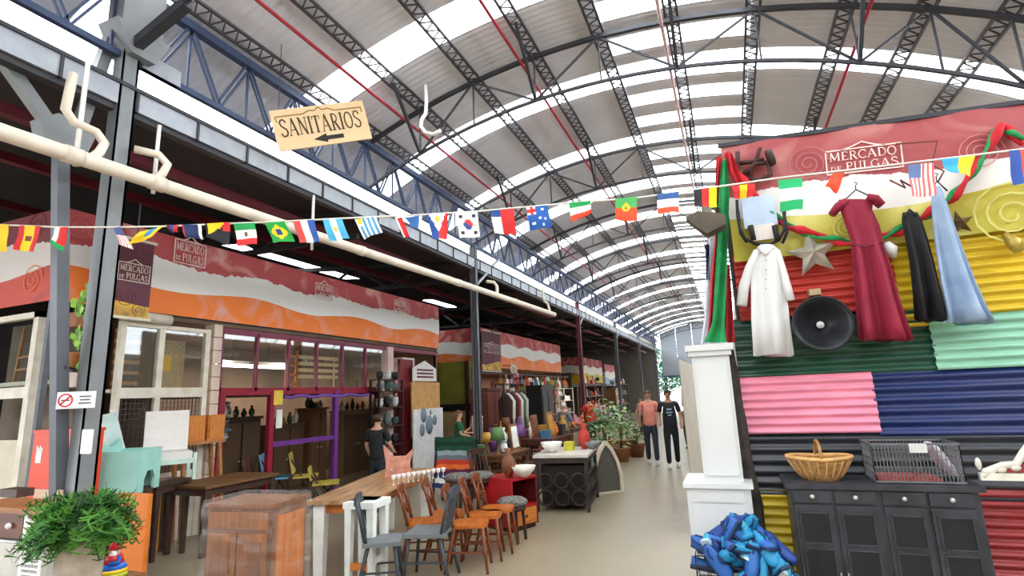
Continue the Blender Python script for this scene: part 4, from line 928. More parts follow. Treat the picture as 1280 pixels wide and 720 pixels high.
# white display frame facing the camera at the left edge (in the stall's end)
EY = Y0 + .12
fa = lambda px, py: at(px, py, Y=EY)
t = thing('window_display', 'weathered white window frame with chairs hung inside, at the far left edge', 'frame', (fa(20, 600).x, EY, 0))
zt1, zm1, zb1 = fa(30, 393).z, fa(30, 487).z, fa(30, 550).z; xl, xr = fa(-40, 400).x, fa(53, 400).x
m = M()
m.b2((xl, EY - .04, zt1 - .07), (xr, EY + .04, zt1)); m.b2((xl, EY - .046, zm1 - .1), (xr - .01, EY + .046, zm1 + .03)); m.b2((xr - .1, EY - .04, 0), (xr, EY + .04, zt1)); m.b2((xl, EY - .04, 0), (xl + .08, EY + .04, zt1))
obj('frame_bars', m, WF, t); obj('lower_panel', M().b2((xl, EY - .02, .0), (xr - .1, EY + .02, zb1 - .0)), mat('#cfc3ae', .7, 0, .1, 5), t)
obj('back_panel', M().b2((xl, EY + .5, 0), (xr + .1, EY + .52, zt1)), mat('#6d5f50', .8, 0, .2, 3), t)
obj('pane', M().b2((xl + .08, EY - .004, zm1 + .03), (xr - .1, EY + .004, zt1 - .07)), glassmat(), t)
# reusable chair: seat centre at the origin, facing +y
def chair(name, lab, cat, loc, rz, mt, seatm=None, style='bent', sh=.45, bh=.86, w=.4, d=.4, group=None):
    seatm = seatm or mt; t = thing(name, lab, cat, loc, rz, group)
    m = M()
    if style == 'bent':
        pr = [(w / 2 * abs(math.cos(a)) ** .5 * (1 if math.cos(a) > 0 else -1), d / 2 * abs(math.sin(a)) ** .6 * (1 if math.sin(a) > 0 else -1)) for a in [2 * PI * i / 20 for i in range(20)]]
        m.prism(pr, (0, 0, sh - .03), (1, 0, 0), (0, 1, 0), (0, 0, .03))
    else: m.b2((-w / 2, -d / 2, sh - .035), (w / 2, d / 2, sh))
    obj('seat', m, seatm, t, False)
    for x in (-1, 1):
        obj('leg', M().tube([(x * (w / 2 - .04), d / 2 - .05, sh - .02), (x * (w / 2 - .0), d / 2 - .0, 0)], [.021, .014], 8), mt, t, False)
        obj('leg', M().tube([(x * (w / 2 - .04), -d / 2 + .05, sh - .02), (x * (w / 2 - .02), -d / 2 - .06, 0)], [.02, .015], 8), mt, t, False)
        obj('back_post', M().tube([(x * (w / 2 - .035), -d / 2 + .03, sh - .02), (x * (w / 2 - .03), -d / 2 - .02, sh + .2), (x * (w / 2 - .025), -d / 2 - .07, bh)], .017, 8), mt, t, False)
    ry = -d / 2 - .07
    obj('top_rail', M().prism([(-w / 2, -.045), (-w / 2, .02), (-w / 4, .045), (0, .05), (w / 4, .045), (w / 2, .02), (w / 2, -.045)], (0, ry - .012, bh), (1, 0, 0), (0, 0, 1), (0, .026, 0)), mt, t, False)
    if style == 'bent':
        for x in (-1, 1): obj('cross_slat', M().bar((x * (w / 2 - .05), -d / 2 - .0, sh + .06), (-x * (w / 2 - .05), ry, bh - .05), .022, .012), mt, t, False)
        obj('mid_rail', M().bar((-w / 2 + .03, -d / 2 - .02, sh + .16), (w / 2 - .03, -d / 2 - .02, sh + .16), .03, .014), mt, t, False)
    else:
        for i in range(4):
            x = -w / 2 + w * (i + 1) / 5; obj('back_slat', M().bar((x, -d / 2 + .0, sh), (x, ry, bh - .03), .026, .012), mt, t, False)
    for x in (-1, 1): obj('stretcher', M().bar((x * (w / 2 - .02), d / 2 - .03, .2), (x * (w / 2 - .03), -d / 2 - .02, .2), .016), mt, t, False)
    return t
# small chair hung in the left frame
BRW = wood('#7a5233', '#5e3c24'); PINE = wood('#b98452', '#96622f'); DKW = wood('#4a3022', '#33201a'); HON = wood('#d88436', '#b4642a', .5, (2, 2, 9)); MAH = wood('#6b3326', '#4a1f18')
cx_ = (xl + xr) / 2
for k in range(2):
    t = thing('hung_chair', ('inner' if k else 'outer') + ' bare wooden chair frame hung behind the white window frame at the left edge', 'chair', (cx_ + .3 * k, EY + .3, zm1 + .12))
    for dx in (-.16, .16): obj('leg', M().bar((dx - .05, 0, 0), (dx + .04, 0, zt1 - zm1 - .2), .03), PINE, t, False); obj('leg', M().bar((dx + .06, .12, 0), (dx - .02, .12, zt1 - zm1 - .24), .03), BRW, t, False)
    for z in (.16, .32): obj('rail', M().bar((-.2, .0, z), (.2, .0, z + .02), .028), PINE, t, False)
one('shelf_board', M().b2((xl + .05, EY + .1, zm1 + .06), (xr - .08, EY + .5, zm1 + .11)), CREAM, 'pale shelf inside the white window frame at the left edge', 'shelf')
# white window frame along the stall front
ff = lambda px, py: at(px, py, X=SX + .02)
fy0, fym, fy1 = ff(146, 450).y, ff(199, 450).y, ff(260, 450).y; ftz, fmz, fbz = ff(200, 406).z, ff(200, 486).z, .0
t = thing('window_display', 'white four-part window frame with chicken wire below, between the first column and the tiled pier', 'frame', (SX, (fy0 + fy1) / 2, 0))
for nm, lo, hi in (('top_bar', (fy0, ftz - .06), (fy1, ftz)), ('mid_bar', (fy0, fmz - .12), (fy1, fmz + .02)), ('post', (fy0, 0), (fy0 + .07, ftz)), ('post', (fym - .04, 0), (fym + .04, ftz)), ('post', (fy1 - .08, 0), (fy1, ftz))):
    e = 0 if nm == 'post' else .006; obj(nm, M().b2((SX - .02 - e, lo[0] + e, lo[1]), (SX + .05 + e, hi[0] - e, hi[1] - e)), WF, t)
m = M(); z = .9
for i in range(22): m.bar((SX + .0, fy0 + .07 + (fy1 - fy0 - .15) * i / 21, .9), (SX + .0, fy0 + .07 + (fy1 - fy0 - .15) * i / 21, fmz - .12), .008)
for j in range(16): m.bar((SX, fy0 + .07, .9 + (fmz - 1.02) * j / 15), (SX, fy1 - .08, .9 + (fmz - 1.02) * j / 15), .008)
stuff(obj('wire_mesh', m, DSTEEL, t)); obj('kick_panel', M().b2((SX - .01, fy0 + .07, 0), (SX + .02, fy1 - .08, .9)), WF, t)
for a, b in ((fy0 + .07, fym - .04), (fym + .04, fy1 - .08)): obj('pane', M().b2((SX + .012, a, fmz + .02), (SX + .018, b, ftz - .06)), glassmat(), t)
one('rolled_cloth', M().tube([(SX + .1, fy0 - .05, ftz + .07), (SX + .1, fym + .05, ftz + .06)], .075, 10), mat('#cbbfae', .9), 'rolled cream blind lying on top of the white window frame', 'blind')
# slatted bed base behind it, paper, sign
t = thing('slatted_rack', 'wooden slatted rack leaning behind the left pane of the white window frame', 'rack', (SX - .25, (fy0 + fym) / 2, fmz))
for i in range(6): obj('slat', M().b2((SX - .27, fy0 + .12, fmz + .06 + .14 * i), (SX - .24, fym - .08, fmz + .11 + .14 * i)), PINE, t)
for y in (fy0 + .15, fym - .1): obj('rail', M().b2((SX - .29, y - .02, fmz + .0), (SX - .26, y + .02, ftz - .08)), BRW, t)
one('display_shelf', M().b2((SX - .6, fy0, fmz - .04), (SX - .06, fy1, fmz)), CREAM, 'pale shelf behind the white four-part window frame', 'shelf')
p = ff(210, 452); one('yellow_notice', M().b2((SX - .12, p.y - .04, p.z - .12), (SX - .1, p.y + .13, p.z + .1)), mat('#d9a51f', .6), 'small yellow notice behind the right pane of the white window frame', 'notice')
p = ff(235, 460); one('tabletop_board', M().b2((SX - .4, p.y - .18, fmz), (SX - .36, p.y + .22, ftz - .15)), wood('#b39a72', '#8f7650'), 'light wooden board leaning behind the right pane of the white window frame', 'board')
# tiled pier
py0, py1 = ff(262, 450).y, ff(273, 450).y
t = thing('tiled_pier', 'narrow pier of pinkish beige blocks between the white frame and the burgundy shopfront', 'pier', (SX, (py0 + py1) / 2, 0))
blk = None
for i in range(15):
    h = 3.0 / 15; m = M().box((0, 0, 0), (.2, py1 - py0 - .008, h - .012))
    if blk is None: blk = obj('block', m, mat('#d5bfae', .7, 0, .12, 6), t, False); blk.location = (-.02, 0, h / 2)
    else: share('block', blk, t, (-.02, 0, h * (i + .5)))
# burgundy shopfront
BUR = mat('#7c3148', .5, 0, .12, 4); CRM = mat('#8e1430', .5, 0, .12, 4); PUR = mat('#6d2f86', .5, 0, .1, 4)
sf0, sf1 = ff(274, 450).y, ff(548, 470).y; zt3, zb3 = 2.92, 1.98
t = thing('shopfront', 'burgundy framed shopfront with a row of upper panes and an open lower half', 'shopfront', (SX, (sf0 + sf1) / 2, 0))
for nm, a, b, mt, w in (('head_rail', (sf0, zt3), (sf1, zt3), BUR, .09), ('transom', (sf0, zb3), (ff(472, 470).y, zb3), CRM, .12)): obj(nm, M().bar((SX, a[0], a[1]), (SX, b[0], b[1]), .06, w), mt, t)
ys = [ff(x, 455).y for x in (276, 321, 361, 396, 428, 457, 489)]
for i, y in enumerate(ys): obj('mullion', M().b2((SX - .03, y - .025, zb3), (SX + .03, y + .025, zt3)), BUR, t)
for a, b in zip(ys, ys[1:]): obj('pane', M().b2((SX - .004, a + .025, zb3 + .06), (SX + .004, b - .025, zt3 - .05)), glassmat(), t)
for px, mt in ((276, CRM), (339, CRM), (420, PUR), (472, MAROON)): 
    y = ff(px, 520).y; obj('post', M().b2((SX - .04, y - .05, 0), (SX + .04, y + .05, zb3)), mt, t)
r0, r1 = ff(341, 555).y, ff(418, 555).y; zz = ff(380, 551).z
obj('purple_rail', M().b2((SX - .03, r0, zz - .04), (SX + .03, r1, zz + .04)), PUR, t)
obj('purple_garland', M().tube([(SX + .04, ff(x, 500).y, zb3 - .1 - .02 * math.sin(i * 1.7)) for i, x in enumerate(range(354, 470, 8))], .03, 6), mat('#7a4fa6', .7), t)
p = ff(346, 497); one('yellow_sign', M().b2((SX + .045, p.y - .1, p.z - .12), (SX + .06, p.y + .1, p.z + .12)), mat('#e6c34a', .5), 'small yellow notice on the crimson shopfront post', 'notice')
p = ff(347, 524); one('white_paper', M().b2((SX + .045, p.y - .06, p.z - .15), (SX + .055, p.y + .07, p.z + .16)), WHITE, 'white paper notice under the yellow one on the shopfront post', 'notice')
# strip lamps in the shop
for px, py, lab in ((290, 457, 'white strip lamp seen through the first burgundy pane'), (335, 459, 'white strip lamp seen through the second burgundy pane')):
    p = at(px, py, X=-8.6); p.z = min(p.z, 2.8); t = thing('strip_lamp', lab, 'lamp', p); obj('tube', M().bar((p.x, p.y - .45, p.z), (p.x, p.y + .45, p.z), .05), emit('#f4f6ff', 6), t); obj('housing', M().b2((p.x - .06, p.y - .5, p.z + .03), (p.x + .06, p.y + .5, p.z + .09)), WHITE, t); obj('rod', M().bar((p.x, p.y, p.z + .08), (p.x, p.y, 3.0), .012), DSTEEL, t)
# things stored inside behind the upper panes
t = thing('slat_bench', 'pale slatted bench back stored behind the third burgundy pane', 'bench', (-8.0, ff(400, 440).y, 2.1))
for i in range(4): obj('slat', M().b2((-8.02, ff(382, 440).y * 1.07, 2.25 + .13 * i), (-7.98, ff(432, 440).y * 1.07, 2.32 + .13 * i)), mat('#d8b98a', .6), t)
for q in (384, 430): obj('post', M().b2((-8.05, ff(q, 440).y * 1.07 - .02, 1.98), (-8.02, ff(q, 440).y * 1.07 + .02, 2.8)), BRW, t)
t = thing('ladder_rack', 'orange wooden ladder rack stored behind the second burgundy pane', 'rack', (-8.0, ff(372, 440).y * 1.05, 2.0))
for q in (366, 378): obj('post', M().b2((-8.02, ff(q, 440).y * 1.08 - .03, 1.98), (-7.98, ff(q, 440).y * 1.08 + .03, 2.8)), HON, t)
for i in range(4): obj('rung', M().b2((-8.02, ff(366, 440).y * 1.08, 2.12 + .18 * i), (-7.98, ff(378, 440).y * 1.08, 2.16 + .18 * i)), HON, t)
one('storage_shelf', M().b2((-9.3, sf0 + .1, 1.92), (-7.4, sf1 - .2, 1.98)), DKW, 'dark shelf running inside the shop behind the crimson transom', 'shelf')
p = at(600, 440, X=-8.2)
rs = random.Random(11)
# furniture deep inside the shop: cabinets, each its own
for k, (px, py, w, h, cl, lab) in enumerate(((300, 560, .9, 1.5, '#3c2a22', 'dark cabinet deep in the shop behind the first lower opening'), (360, 560, .85, 1.3, '#57402e', 'brown sideboard deep in the shop behind the purple rail'), (398, 545, .5, 1.6, '#6d4a2c', 'narrow brown cupboard deep in the shop left of the purple post'), (446, 555, 1.0, 1.5, '#7d6a4a', 'olive brown display cabinet right of the purple post'))):
    p = at(px, py, X=-8.6); t = thing('shop_cabinet', lab, 'cabinet', (-8.6, p.y, 0)); mm = wood('#' + cl[1:], cl)
    obj('body', M().b2((-9.0, p.y - w / 2, 0), (-8.6, p.y + w / 2, h)), mm, t)
    for q in (0, 1):
        d = obj('door', M().b2((-8.6, p.y - w / 2 + .03 + q * w / 2, .08), (-8.575, p.y - .02 + q * w / 2, h - .06)), wood('#6a5038', '#4a3626'), t); obj('knob', M().ball((-8.56, p.y + (.05 if q else -.05), h * .5), .02, 6), NK, d)
    obj('cornice', M().b2((-9.02, p.y - w / 2 - .03, h), (-8.56, p.y + w / 2 + .03, h + .05)), mm, t)
    for j in range(5):
        y = p.y - w / 2 + w * (j + .5) / 5; hh = rs.uniform(.12, .3); cl2 = rs.choice([('#c9b79a', 'cream'), ('#8aa0a8', 'grey blue'), ('#a8542e', 'rust'), ('#d9d4c8', 'white'), ('#4a5a3a', 'olive'), ('#b58a3a', 'amber')])
        mk = M().lathe([(.03, 0), (.06, hh * .3), (.05, hh * .6), (.022, hh * .8), (.032, hh)], (-8.75, y, h + .05), 10)
        one('vase', mk, mat(cl2[0], .4), f'{cl2[1]} vase, {ORD[j]} from the left on the {lab.split(" deep")[0].split(" right")[0]} in the shop', 'vase', 'vases on the shop cabinets')
# chandelier like hanging beads, plant in upper left pane
t = thing('dried_bouquet', 'grey bunch of dried flowers in the first lower opening of the shop', 'bouquet', (SX - .25, ff(288, 520).y, ff(288, 560).z))
m = M(); c = V((SX - .25, ff(288, 520).y, ff(288, 525).z)); leafy(m, c, (.12, .2, .42), 120, .08, 0, 3); stuff(obj('blossoms', m, [mat('#8c8f96', .8), mat('#55606e', .8), mat('#c0b6ac', .8)], t))
obj('vase', M().lathe([(.1, 0), (.14, .3), (.08, ff(288, 560).z - .1), (.1, ff(288, 560).z)], (c.x, c.y, 0), 12), mat('#2f4660', .5), t)
# ------------------------------------------------------------------ right end of the shopfront
pp = ff(486, 500)
one('pink_pier', M().b2((SX - .1, ff(482, 500).y, 0), (SX + .08, ff(489, 500).y, 2.95)), mat('#d9b9b4', .7, 0, .1, 5), 'pale pink pier at the right end of the burgundy panes', 'pier')
t = thing('pot_shelf', 'narrow black shelf tower with dark pots, in front of the pink pier', 'shelf', at(487, 590, X=-7.0) * 0 + V((-7.0, at(487, 520, X=-7.0).y, 0)))
ya, yb = at(474, 520, X=-7.0).y, at(503, 520, X=-7.0).y
for y in (ya, yb): obj('upright', M().b2((-7.03, y - .02, 0), (-6.99, y + .02, 2.2)), BLACK, t); obj('upright', M().b2((-7.25, y - .02, 0), (-7.21, y + .02, 2.2)), BLACK, t)
zs = [.4, .8, 1.2, 1.6, 1.95, 2.2]
for z in zs: obj('board', M().b2((-7.26, ya, z - .02), (-6.98, yb, z)), DKW, t)
pc = [('#2a2c30', 'black'), ('#6d7478', 'grey'), ('#cfd3d0', 'white'), ('#3c5a58', 'teal')]
n = 0
for z, zn in zip(zs[1:], ('second', 'third', 'fourth', 'fifth', 'top')):
    for j in range(3):
        cl = pc[(n * 5 + j) % 4]; n += 1; y = ya + (yb - ya) * (j + .5) / 3; h = rs.uniform(.16, .26)
        one('pot', M().lathe([(.05, 0), (.085, h * .5), (.07, h * .85), (.085, h)], (-7.1, y, z), 10), mat(cl[0], .45), f'{cl[1]} pot, {("left", "middle", "right")[j]} one on the {zn} board of the black shelf tower', 'pot', 'pots on the black shelf tower')
one('maroon_panel', M().b2((SX - .05, ff(500, 500).y, 0), (SX + .03, ff(516, 500).y, 2.7)), mat('#7a1a24', .5, 0, .1, 4), 'dark red door leaf right of the pot shelf', 'door')
t = thing('house_sign', 'white house-shaped signboard with dark red lettering above the plywood sheet', 'sign', at(530, 478, X=-7.15))
q = at(516, 476, X=-7.15); q2 = at(545, 478, X=-7.15); zq = at(530, 451, X=-7.15).z; w = q2.y - q.y; h = zq - q.z
obj('board', M().prism([(0, 0), (w, 0), (w, h * .62), (w * .5, h), (0, h * .62)], (-7.17, q.y, q.z), (0, 1, 0), (0, 0, 1), (.03, 0, 0)), WHITE, t)
m = M()
for k in range(3): m.b2((-7.138, q.y + w * .15, q.z + h * (.15 + .17 * k)), (-7.132, q.y + w * .85, q.z + h * (.24 + .17 * k)))
obj('print', m, mat('#6a2a30', .6), t); obj('bracket', M().b2((SX, q.y + w / 2 - .02, q.z + .2), (-7.16, q.y + w / 2 + .02, q.z + .24)), DSTEEL, t)
m = M().b2((SX - .3, ff(505, 470).y, 2.15), (SX - .02, ff(520, 470).y, 2.75)); one('white_box', m, mat('#cfcac6', .6), 'greyish white cupboard hung left of the house-shaped sign', 'cupboard')
a, b = at(515, 514, X=-7.05), at(550, 514, X=-7.05); one('plywood_sheet', M().b2((-7.08, a.y, at(530, 545, X=-7.05).z), (-7.05, b.y, at(530, 478, X=-7.05).z)), wood('#d9a86a', '#c08c50', .6, (1, 3, 3)), 'plywood sheet standing at the corner of the nearest stall', 'board')
t = thing('painted_canvas', 'white canvas with grey blue shapes leaning below the plywood sheet', 'picture', (-6.98, (a.y + b.y) / 2, 0))
z0, z1 = at(530, 590, X=-6.98).z, at(530, 511, X=-6.98).z
obj('canvas', M().b2((-7.01, a.y - .05, .0), (-6.98, b.y + .02, z1)), mat('#dcdad8', .8), t); m = M()
for k, (u, vv_, r) in enumerate(((.3, .85, .14), (.7, .7, .1), (.55, .9, .05), (.5, .6, .18), (.25, .5, .12))): m.lathe([(r, 0), (r, .004)], (-6.98, a.y + (b.y - a.y) * u, z1 * (.35 + .65 * vv_)), 10, Matrix.Rotation(PI / 2, 3, 'Y'), sx=1.3)
obj('brush_marks', m, mat('#7f8c9a', .8, 0, .3, 20), t)
# gap between first and second stall: olive wall with a dark beam
GXY = Y1 + 1.6
g = struct('wall_left_4'); 
GX0, GX1 = -10.2, at(588, 470, Y=GXY).x
for z0, z1, c in ((1.55, 2.8, '#7d7a2c'), (0, 1.35, '#b79f6e')): obj('panel', M().b2((GX0, GXY, z0), (GX1, GXY + .06, z1)), mat(c, .7, 0, .15, 3), g)
obj('dark_rail', M().b2((GX0, GXY - .05, 1.35), (GX1, GXY + .06, 1.55)), BLACK, g)
for x in (GX0 + 1.3, GX1 - .1): obj('upright', M().b2((x - .06, GXY - .06, 0), (x + .06, GXY, 2.8)), DKW, g)
# ------------------------------------------------------------------ furniture on the left, near
# side cabinet with louvred door at the lower left edge
t = thing('louvre_cabinet', 'small white louvred cabinet with a brown top and drawer at the lower left corner', 'cabinet', (-4.95, 2.25, 0))
LX1 = at(62, 640, Y=2.0).x; top = at(62, 637, Y=2.0).z; lx0 = at(-45, 640, Y=2.0).x
rx = at(29, 650, Y=2.0).x
obj('worktop', M().b2((lx0, 1.98, top - .03), (LX1 + .02, 2.24, top)), wood('#a5683a', '#7c4a26'), t)
obj('body', M().b2((lx0, 2.02, 0), (LX1, 2.22, top - .19)), mat('#d4d3cf', .6), t)
obj('end_panel', M().b2((rx + .01, 2.0, 0), (rx + .04, 2.02, top - .03)), WHITE, t)
dr = obj('drawer', M().b2((lx0, 2.0, top - .17), (rx, 2.2, top - .035)), wood('#6a3a22', '#4e2816'), t); kp = at(13, 650, Y=1.99); obj('knob', M().ball((kp.x, 1.985, top - .1), .018, 8), WHITE, dr)
obj('niche_back', M().b2((lx0, 2.005, top - .6), (rx, 2.015, top - .2)), mat('#b9b4ac', .7), t); obj('niche_shelf', M().b2((lx0, 1.985, top - .63), (rx, 2.02, top - .6)), WHITE, t); obj('lower_drawer', M().b2((lx0, 1.99, .02), (rx, 2.02, top - .66)), wood('#8a4a28', '#6a3418'), t)
for i in range(30): obj('louvre', M().box(((rx + .04 + LX1) / 2, 2.0, top - .07 - i * .028), (LX1 - rx - .06, .03, .01), Matrix.Rotation(-.6, 3, 'X')), WHITE, t)
obj('stile', M().b2((LX1 - .03, 1.99, 0), (LX1, 2.02, top - .03)), WHITE, t)
# fern in a tall pot
pc_ = at(104, 655, Y=1.98); 
t = thing('potted_fern', 'bushy green asparagus fern in a tall pale stone pot beside the louvred cabinet', 'plant', (pc_.x, 1.98, 0))
pot = at(104, 655, Y=1.98); pz = at(104, 650, Y=1.98).z
obj('pot', M().lathe([(.08, 0), (.08, .02), (.1, .5), (.11, pz - .02), (.115, pz), (.1, pz), (.09, pz - .05), (0, pz - .06)], (pot.x, 1.98, 0), 14), mat('#a89c8c', .85, 0, .25, 12, .3), t)
FN = [mat('#2a6418', .6, 0, .2, 8), mat('#44791f', .6, 0, .2, 8), mat('#1c4210', .6, 0, .2, 8)]
rf = random.Random(5)
m = M()
for k in range(420):
    a = rf.uniform(0, 2 * PI); el = rf.uniform(-.3, 1.2); L = rf.uniform(.11, .26); d = V((math.cos(a) * math.cos(el), math.sin(a) * math.cos(el), math.sin(el)))
    p = V((pot.x + rf.uniform(-.06, .06), 1.98 + rf.uniform(-.06, .06), pz - .02)); prev = p; mi = rf.randrange(3)
    for s in range(9):
        f = s / 8; p = prev + (d + V((0, 0, -1.5 * f * f))).normalized() * L / 8; m.bar(prev, p, .004, mi=mi)
        side = d.cross(V((0, 0, 1))).normalized()
        for q in range(6):
            w = side * rf.uniform(-1, 1) + V((rf.uniform(-.5, .5), rf.uniform(-.5, .5), rf.uniform(-.3, .7))); w.normalize(); e = p + w * rf.uniform(.025, .05); nn_ = w.cross(d).normalized() * .0035
            m.add([p - nn_, p + nn_, e + nn_ * .6, e - nn_ * .6], [(0, 1, 2, 3)], mi)
        prev = p
stuff(obj('fronds', m, FN, t))
# cardboard and dark tray behind the fern
p = at(55, 622, Y=2.75); one('cardboard_sheet', M().b2((p.x - .14, 2.75, 0), (p.x + .2, 2.77, at(55, 612, Y=2.75).z)), mat('#c9a893', .8), 'pinkish cardboard sheet standing behind the fern', 'cardboard')
p = at(25, 620, Y=2.6); one('dark_tray', M().b2((p.x - .13, 2.5, top), (p.x + .13, 2.6, top + .06)) if False else M().b2((at(15, 620, Y=2.3).x, 2.22, top), (at(38, 620, Y=2.3).x, 2.32, top + .05)), DKW, 'dark wooden tray on the louvred cabinet', 'tray')
# garden gnome on a low box
gx = at(142, 690, Y=2.62); gz = at(142, 722, Y=2.62).z
one('low_box', M().b2((gx.x - .14, 2.52, 0), (gx.x + .14, 2.76, gz)), wood('#8a5a34', '#6a4224'), 'low wooden box under the garden gnome', 'box')
t = thing('garden_gnome', 'small garden gnome with red cap and blue, yellow and green skirt beside the fern pot', 'gnome', (gx.x, 2.63, gz))
c = V((gx.x, 2.63, gz))
for nm, z0, z1, r0, r1, h in (('skirt_green', 0, .03, .085, .085, '#b3c22a'), ('skirt_yellow', .03, .055, .085, .08, '#e0c024'), ('skirt_blue', .055, .09, .08, .06, '#2a6ac8'), ('torso', .09, .14, .06, .045, '#c2262c')): obj(nm, M().lathe([(r0, z0), (r1, z1)], c, 14), mat(h, .4), t)
obj('head', M().ball(c + V((0, 0, .165)), .036, 10), mat('#d9a58a', .5), t); obj('beard', M().ball(c + V((.01, -.02, .15)), (.03, .02, .035), 8), WHITE, t)
obj('cap', M().lathe([(.042, 0), (.03, .04), (.012, .085), (0, .11)], c + V((0, 0, .175)), 12), mat('#c8202a', .4), t); obj('nose', M().ball(c + V((.005, -.037, .165)), .009, 6), mat('#d98a70'), t)
for s in (-1, 1): obj('arm', M().tube([c + V((s * .045, 0, .13)), c + V((s * .075, -.02, .1)), c + V((s * .04, -.06, .1))], .014, 6), mat('#1f58b0', .4), t)
# orange board, yellow leg, red cooler
q = V((0, 3.6, 0)); a, b = at(146, 620, Y=q.y), at(186, 616, Y=q.y); z0, z1 = at(160, 704, Y=q.y).z, at(165, 617, Y=q.y).z
one('orange_board', M().b2((a.x, q.y, 0), (b.x, q.y + .04, z1)), mat('#d9741c', .5, 0, .1, 4), 'plain orange board standing behind the fern and gnome', 'board')
q = at(197, 686, Z=0); z1 = at(200, 602, Y=q.y).z; one('yellow_post', M().bar((at(197, 680, Y=q.y).x, q.y, 0), (at(203, 602, Y=q.y).x, q.y, z1), .06, .05, w2=.19, h2=.06), mat('#dba02a', .5, 0, .1, 4), 'upright tapering yellow wooden table post standing beside the orange board', 'post')
cxr = at(52, 575, Y=3.5); t = thing('red_cooler', 'red-orange drinks cooler with a white hand-shaped print, behind the leaning post', 'cooler', (cxr.x, 3.6, 0))
a, b = at(39, 575, Y=3.5), at(93, 575, Y=3.5); z1 = at(55, 541, Y=3.5).z
RC = mat('#d8401c', .35, 0, .08, 4); obj('body', M().b2((a.x, 3.5, 0), (b.x, 3.75, z1)), RC, t); obj('lid', M().b2((a.x - .01, 3.49, z1), (b.x + .01, 3.76, z1 + .03)), RC, t)
hx = at(47, 570, Y=3.49); m = M(); m.b2((hx.x - .04, 3.494, hx.z - .07), (hx.x + .05, 3.499, hx.z + .02))
for k in range(4): m.bar((hx.x - .03 + .024 * k, 3.497, hx.z + .02), (hx.x - .035 + .028 * k, 3.497, hx.z + .1 - .02 * (k % 2)), .017, .005)
obj('print', m, WHITE, t)
p = at(107, 552, Y=2.72); one('white_card', M().b2((p.x - .055, 2.72, p.z - .09), (p.x + .06, 2.735, p.z + .09)), WHITE, 'white sheet fixed low on the first column', 'notice')
# dark table with things on it
TB = V((-6.72, 5.75, 0)); TH = .82
def table(name, lab, c, rz, L, Wd, h, topm, legm, lw=.07, ap=.09, lower=None, group=None, th=.035, apm=None):
    t = thing(name, lab, 'table', c, rz, group)
    obj('tabletop', M().b2((-Wd / 2, -L / 2, h - th), (Wd / 2, L / 2, h)), topm, t, False)
    for x in (-1, 1):
        for y in (-1, 1): obj('leg', M().bar((x * (Wd / 2 - lw), y * (L / 2 - lw), 0), (x * (Wd / 2 - lw), y * (L / 2 - lw), h - th), lw * .75, lw * .75, w2=lw, h2=lw), legm, t, False)
    for x in (-1, 1): obj('apron', M().b2((x * (Wd / 2 - lw) - .012, -L / 2 + lw, h - th - ap), (x * (Wd / 2 - lw) + .012, L / 2 - lw, h - th)), apm or legm, t, False)
    for y in (-1, 1): obj('apron', M().b2((-Wd / 2 + lw, y * (L / 2 - lw) - .012, h - th - ap), (Wd / 2 - lw, y * (L / 2 - lw) + .012, h - th)), apm or legm, t, False)
    if lower is not None:
        for y in (-1, 1): obj('stretcher', M().b2((-Wd / 2 + lw, y * (L / 2 - lw) - .02, .12), (Wd / 2 - lw, y * (L / 2 - lw) + .02, .18)), lower, t, False)
    return t
p = at(272, 598, Z=TH); table('wooden_table', 'long dark brown wooden table behind the plastic-wrapped cabinet', (p.x + .12, p.y, 0), 0, 1.15, .75, TH, wood('#7a5634', '#5a3c22'), DKW)
# white armchair, mint armchair, white chair
def slab_chair(name, lab, c, rz, w, d, sh, bh, fm_, cm_, arms=True):
    t = thing(name, lab, 'armchair', c, rz)
    obj('seat', M().b2((-w / 2 + .03, -d / 2, sh - .1), (w / 2 - .03, d / 2, sh)), cm_, t, False); obj('backrest', M().box((0, -d / 2 + .04, (sh + bh) / 2), (w - .08, .08, bh - sh), Matrix.Rotation(-.12, 3, 'X') if False else Matrix.Rotation(.1, 3, 'X')), cm_, t, False)
    for x in (-1, 1):
        for y in (-1, 1): obj('leg', M().b2((x * w / 2 - .02, y * d / 2 - .02, 0), (x * w / 2 + .02, y * d / 2 + .02, sh + (.2 if arms else -.02))), fm_, t, False)
        if arms: obj('arm', M().b2((x * w / 2 - .03, -d / 2, sh + .18), (x * w / 2 + .03, d / 2 + .03, sh + .22)), fm_, t, False)
    obj('front_rail', M().b2((-w / 2, d / 2 - .02, sh - .14), (w / 2, d / 2 + .02, sh - .08)), fm_, t, False)
    return t
MINT = mat('#9fd4c8', .5, 0, .08, 5); WUP = mat('#e2dcd6', .7, 0, .05, 6)
p = at(203, 600, X=-6.72); table('plant_table', 'dark wooden side table under the white armchair', (-6.72, p.y, 0), 0, .5, .5, p.z, DKW, DKW, .06)
slab_chair('armchair', 'white upholstered armchair with pale mint legs, stacked on a dark side table', (-6.68, p.y, p.z), -2.1, .56, .5, .34, .84, mat('#c9e0d6', .5), WUP, False)
p = at(155, 612, X=-6.25); one('under_crate', M().b2((-6.45, p.y - .2, 0), (-6.08, p.y + .2, p.z)), DKW, 'dark crate under the mint green armchair', 'crate')
t = thing('mint_armchair', 'mint green painted armchair with a scalloped back, beside the first column', 'armchair', (-6.25, p.y, p.z), -1.0); t.scale = (1.05, 1.05, 1.05)
obj('back_panel', M().prism([(-.24, 0), (.24, 0), (.24, .34), (.18, .42), (.1, .36), (0, .34), (-.1, .36), (-.18, .42), (-.24, .34)], (0, -.2, .1), (1, 0, 0), (0, 0, 1), (0, .04, 0)), MINT, t, False)
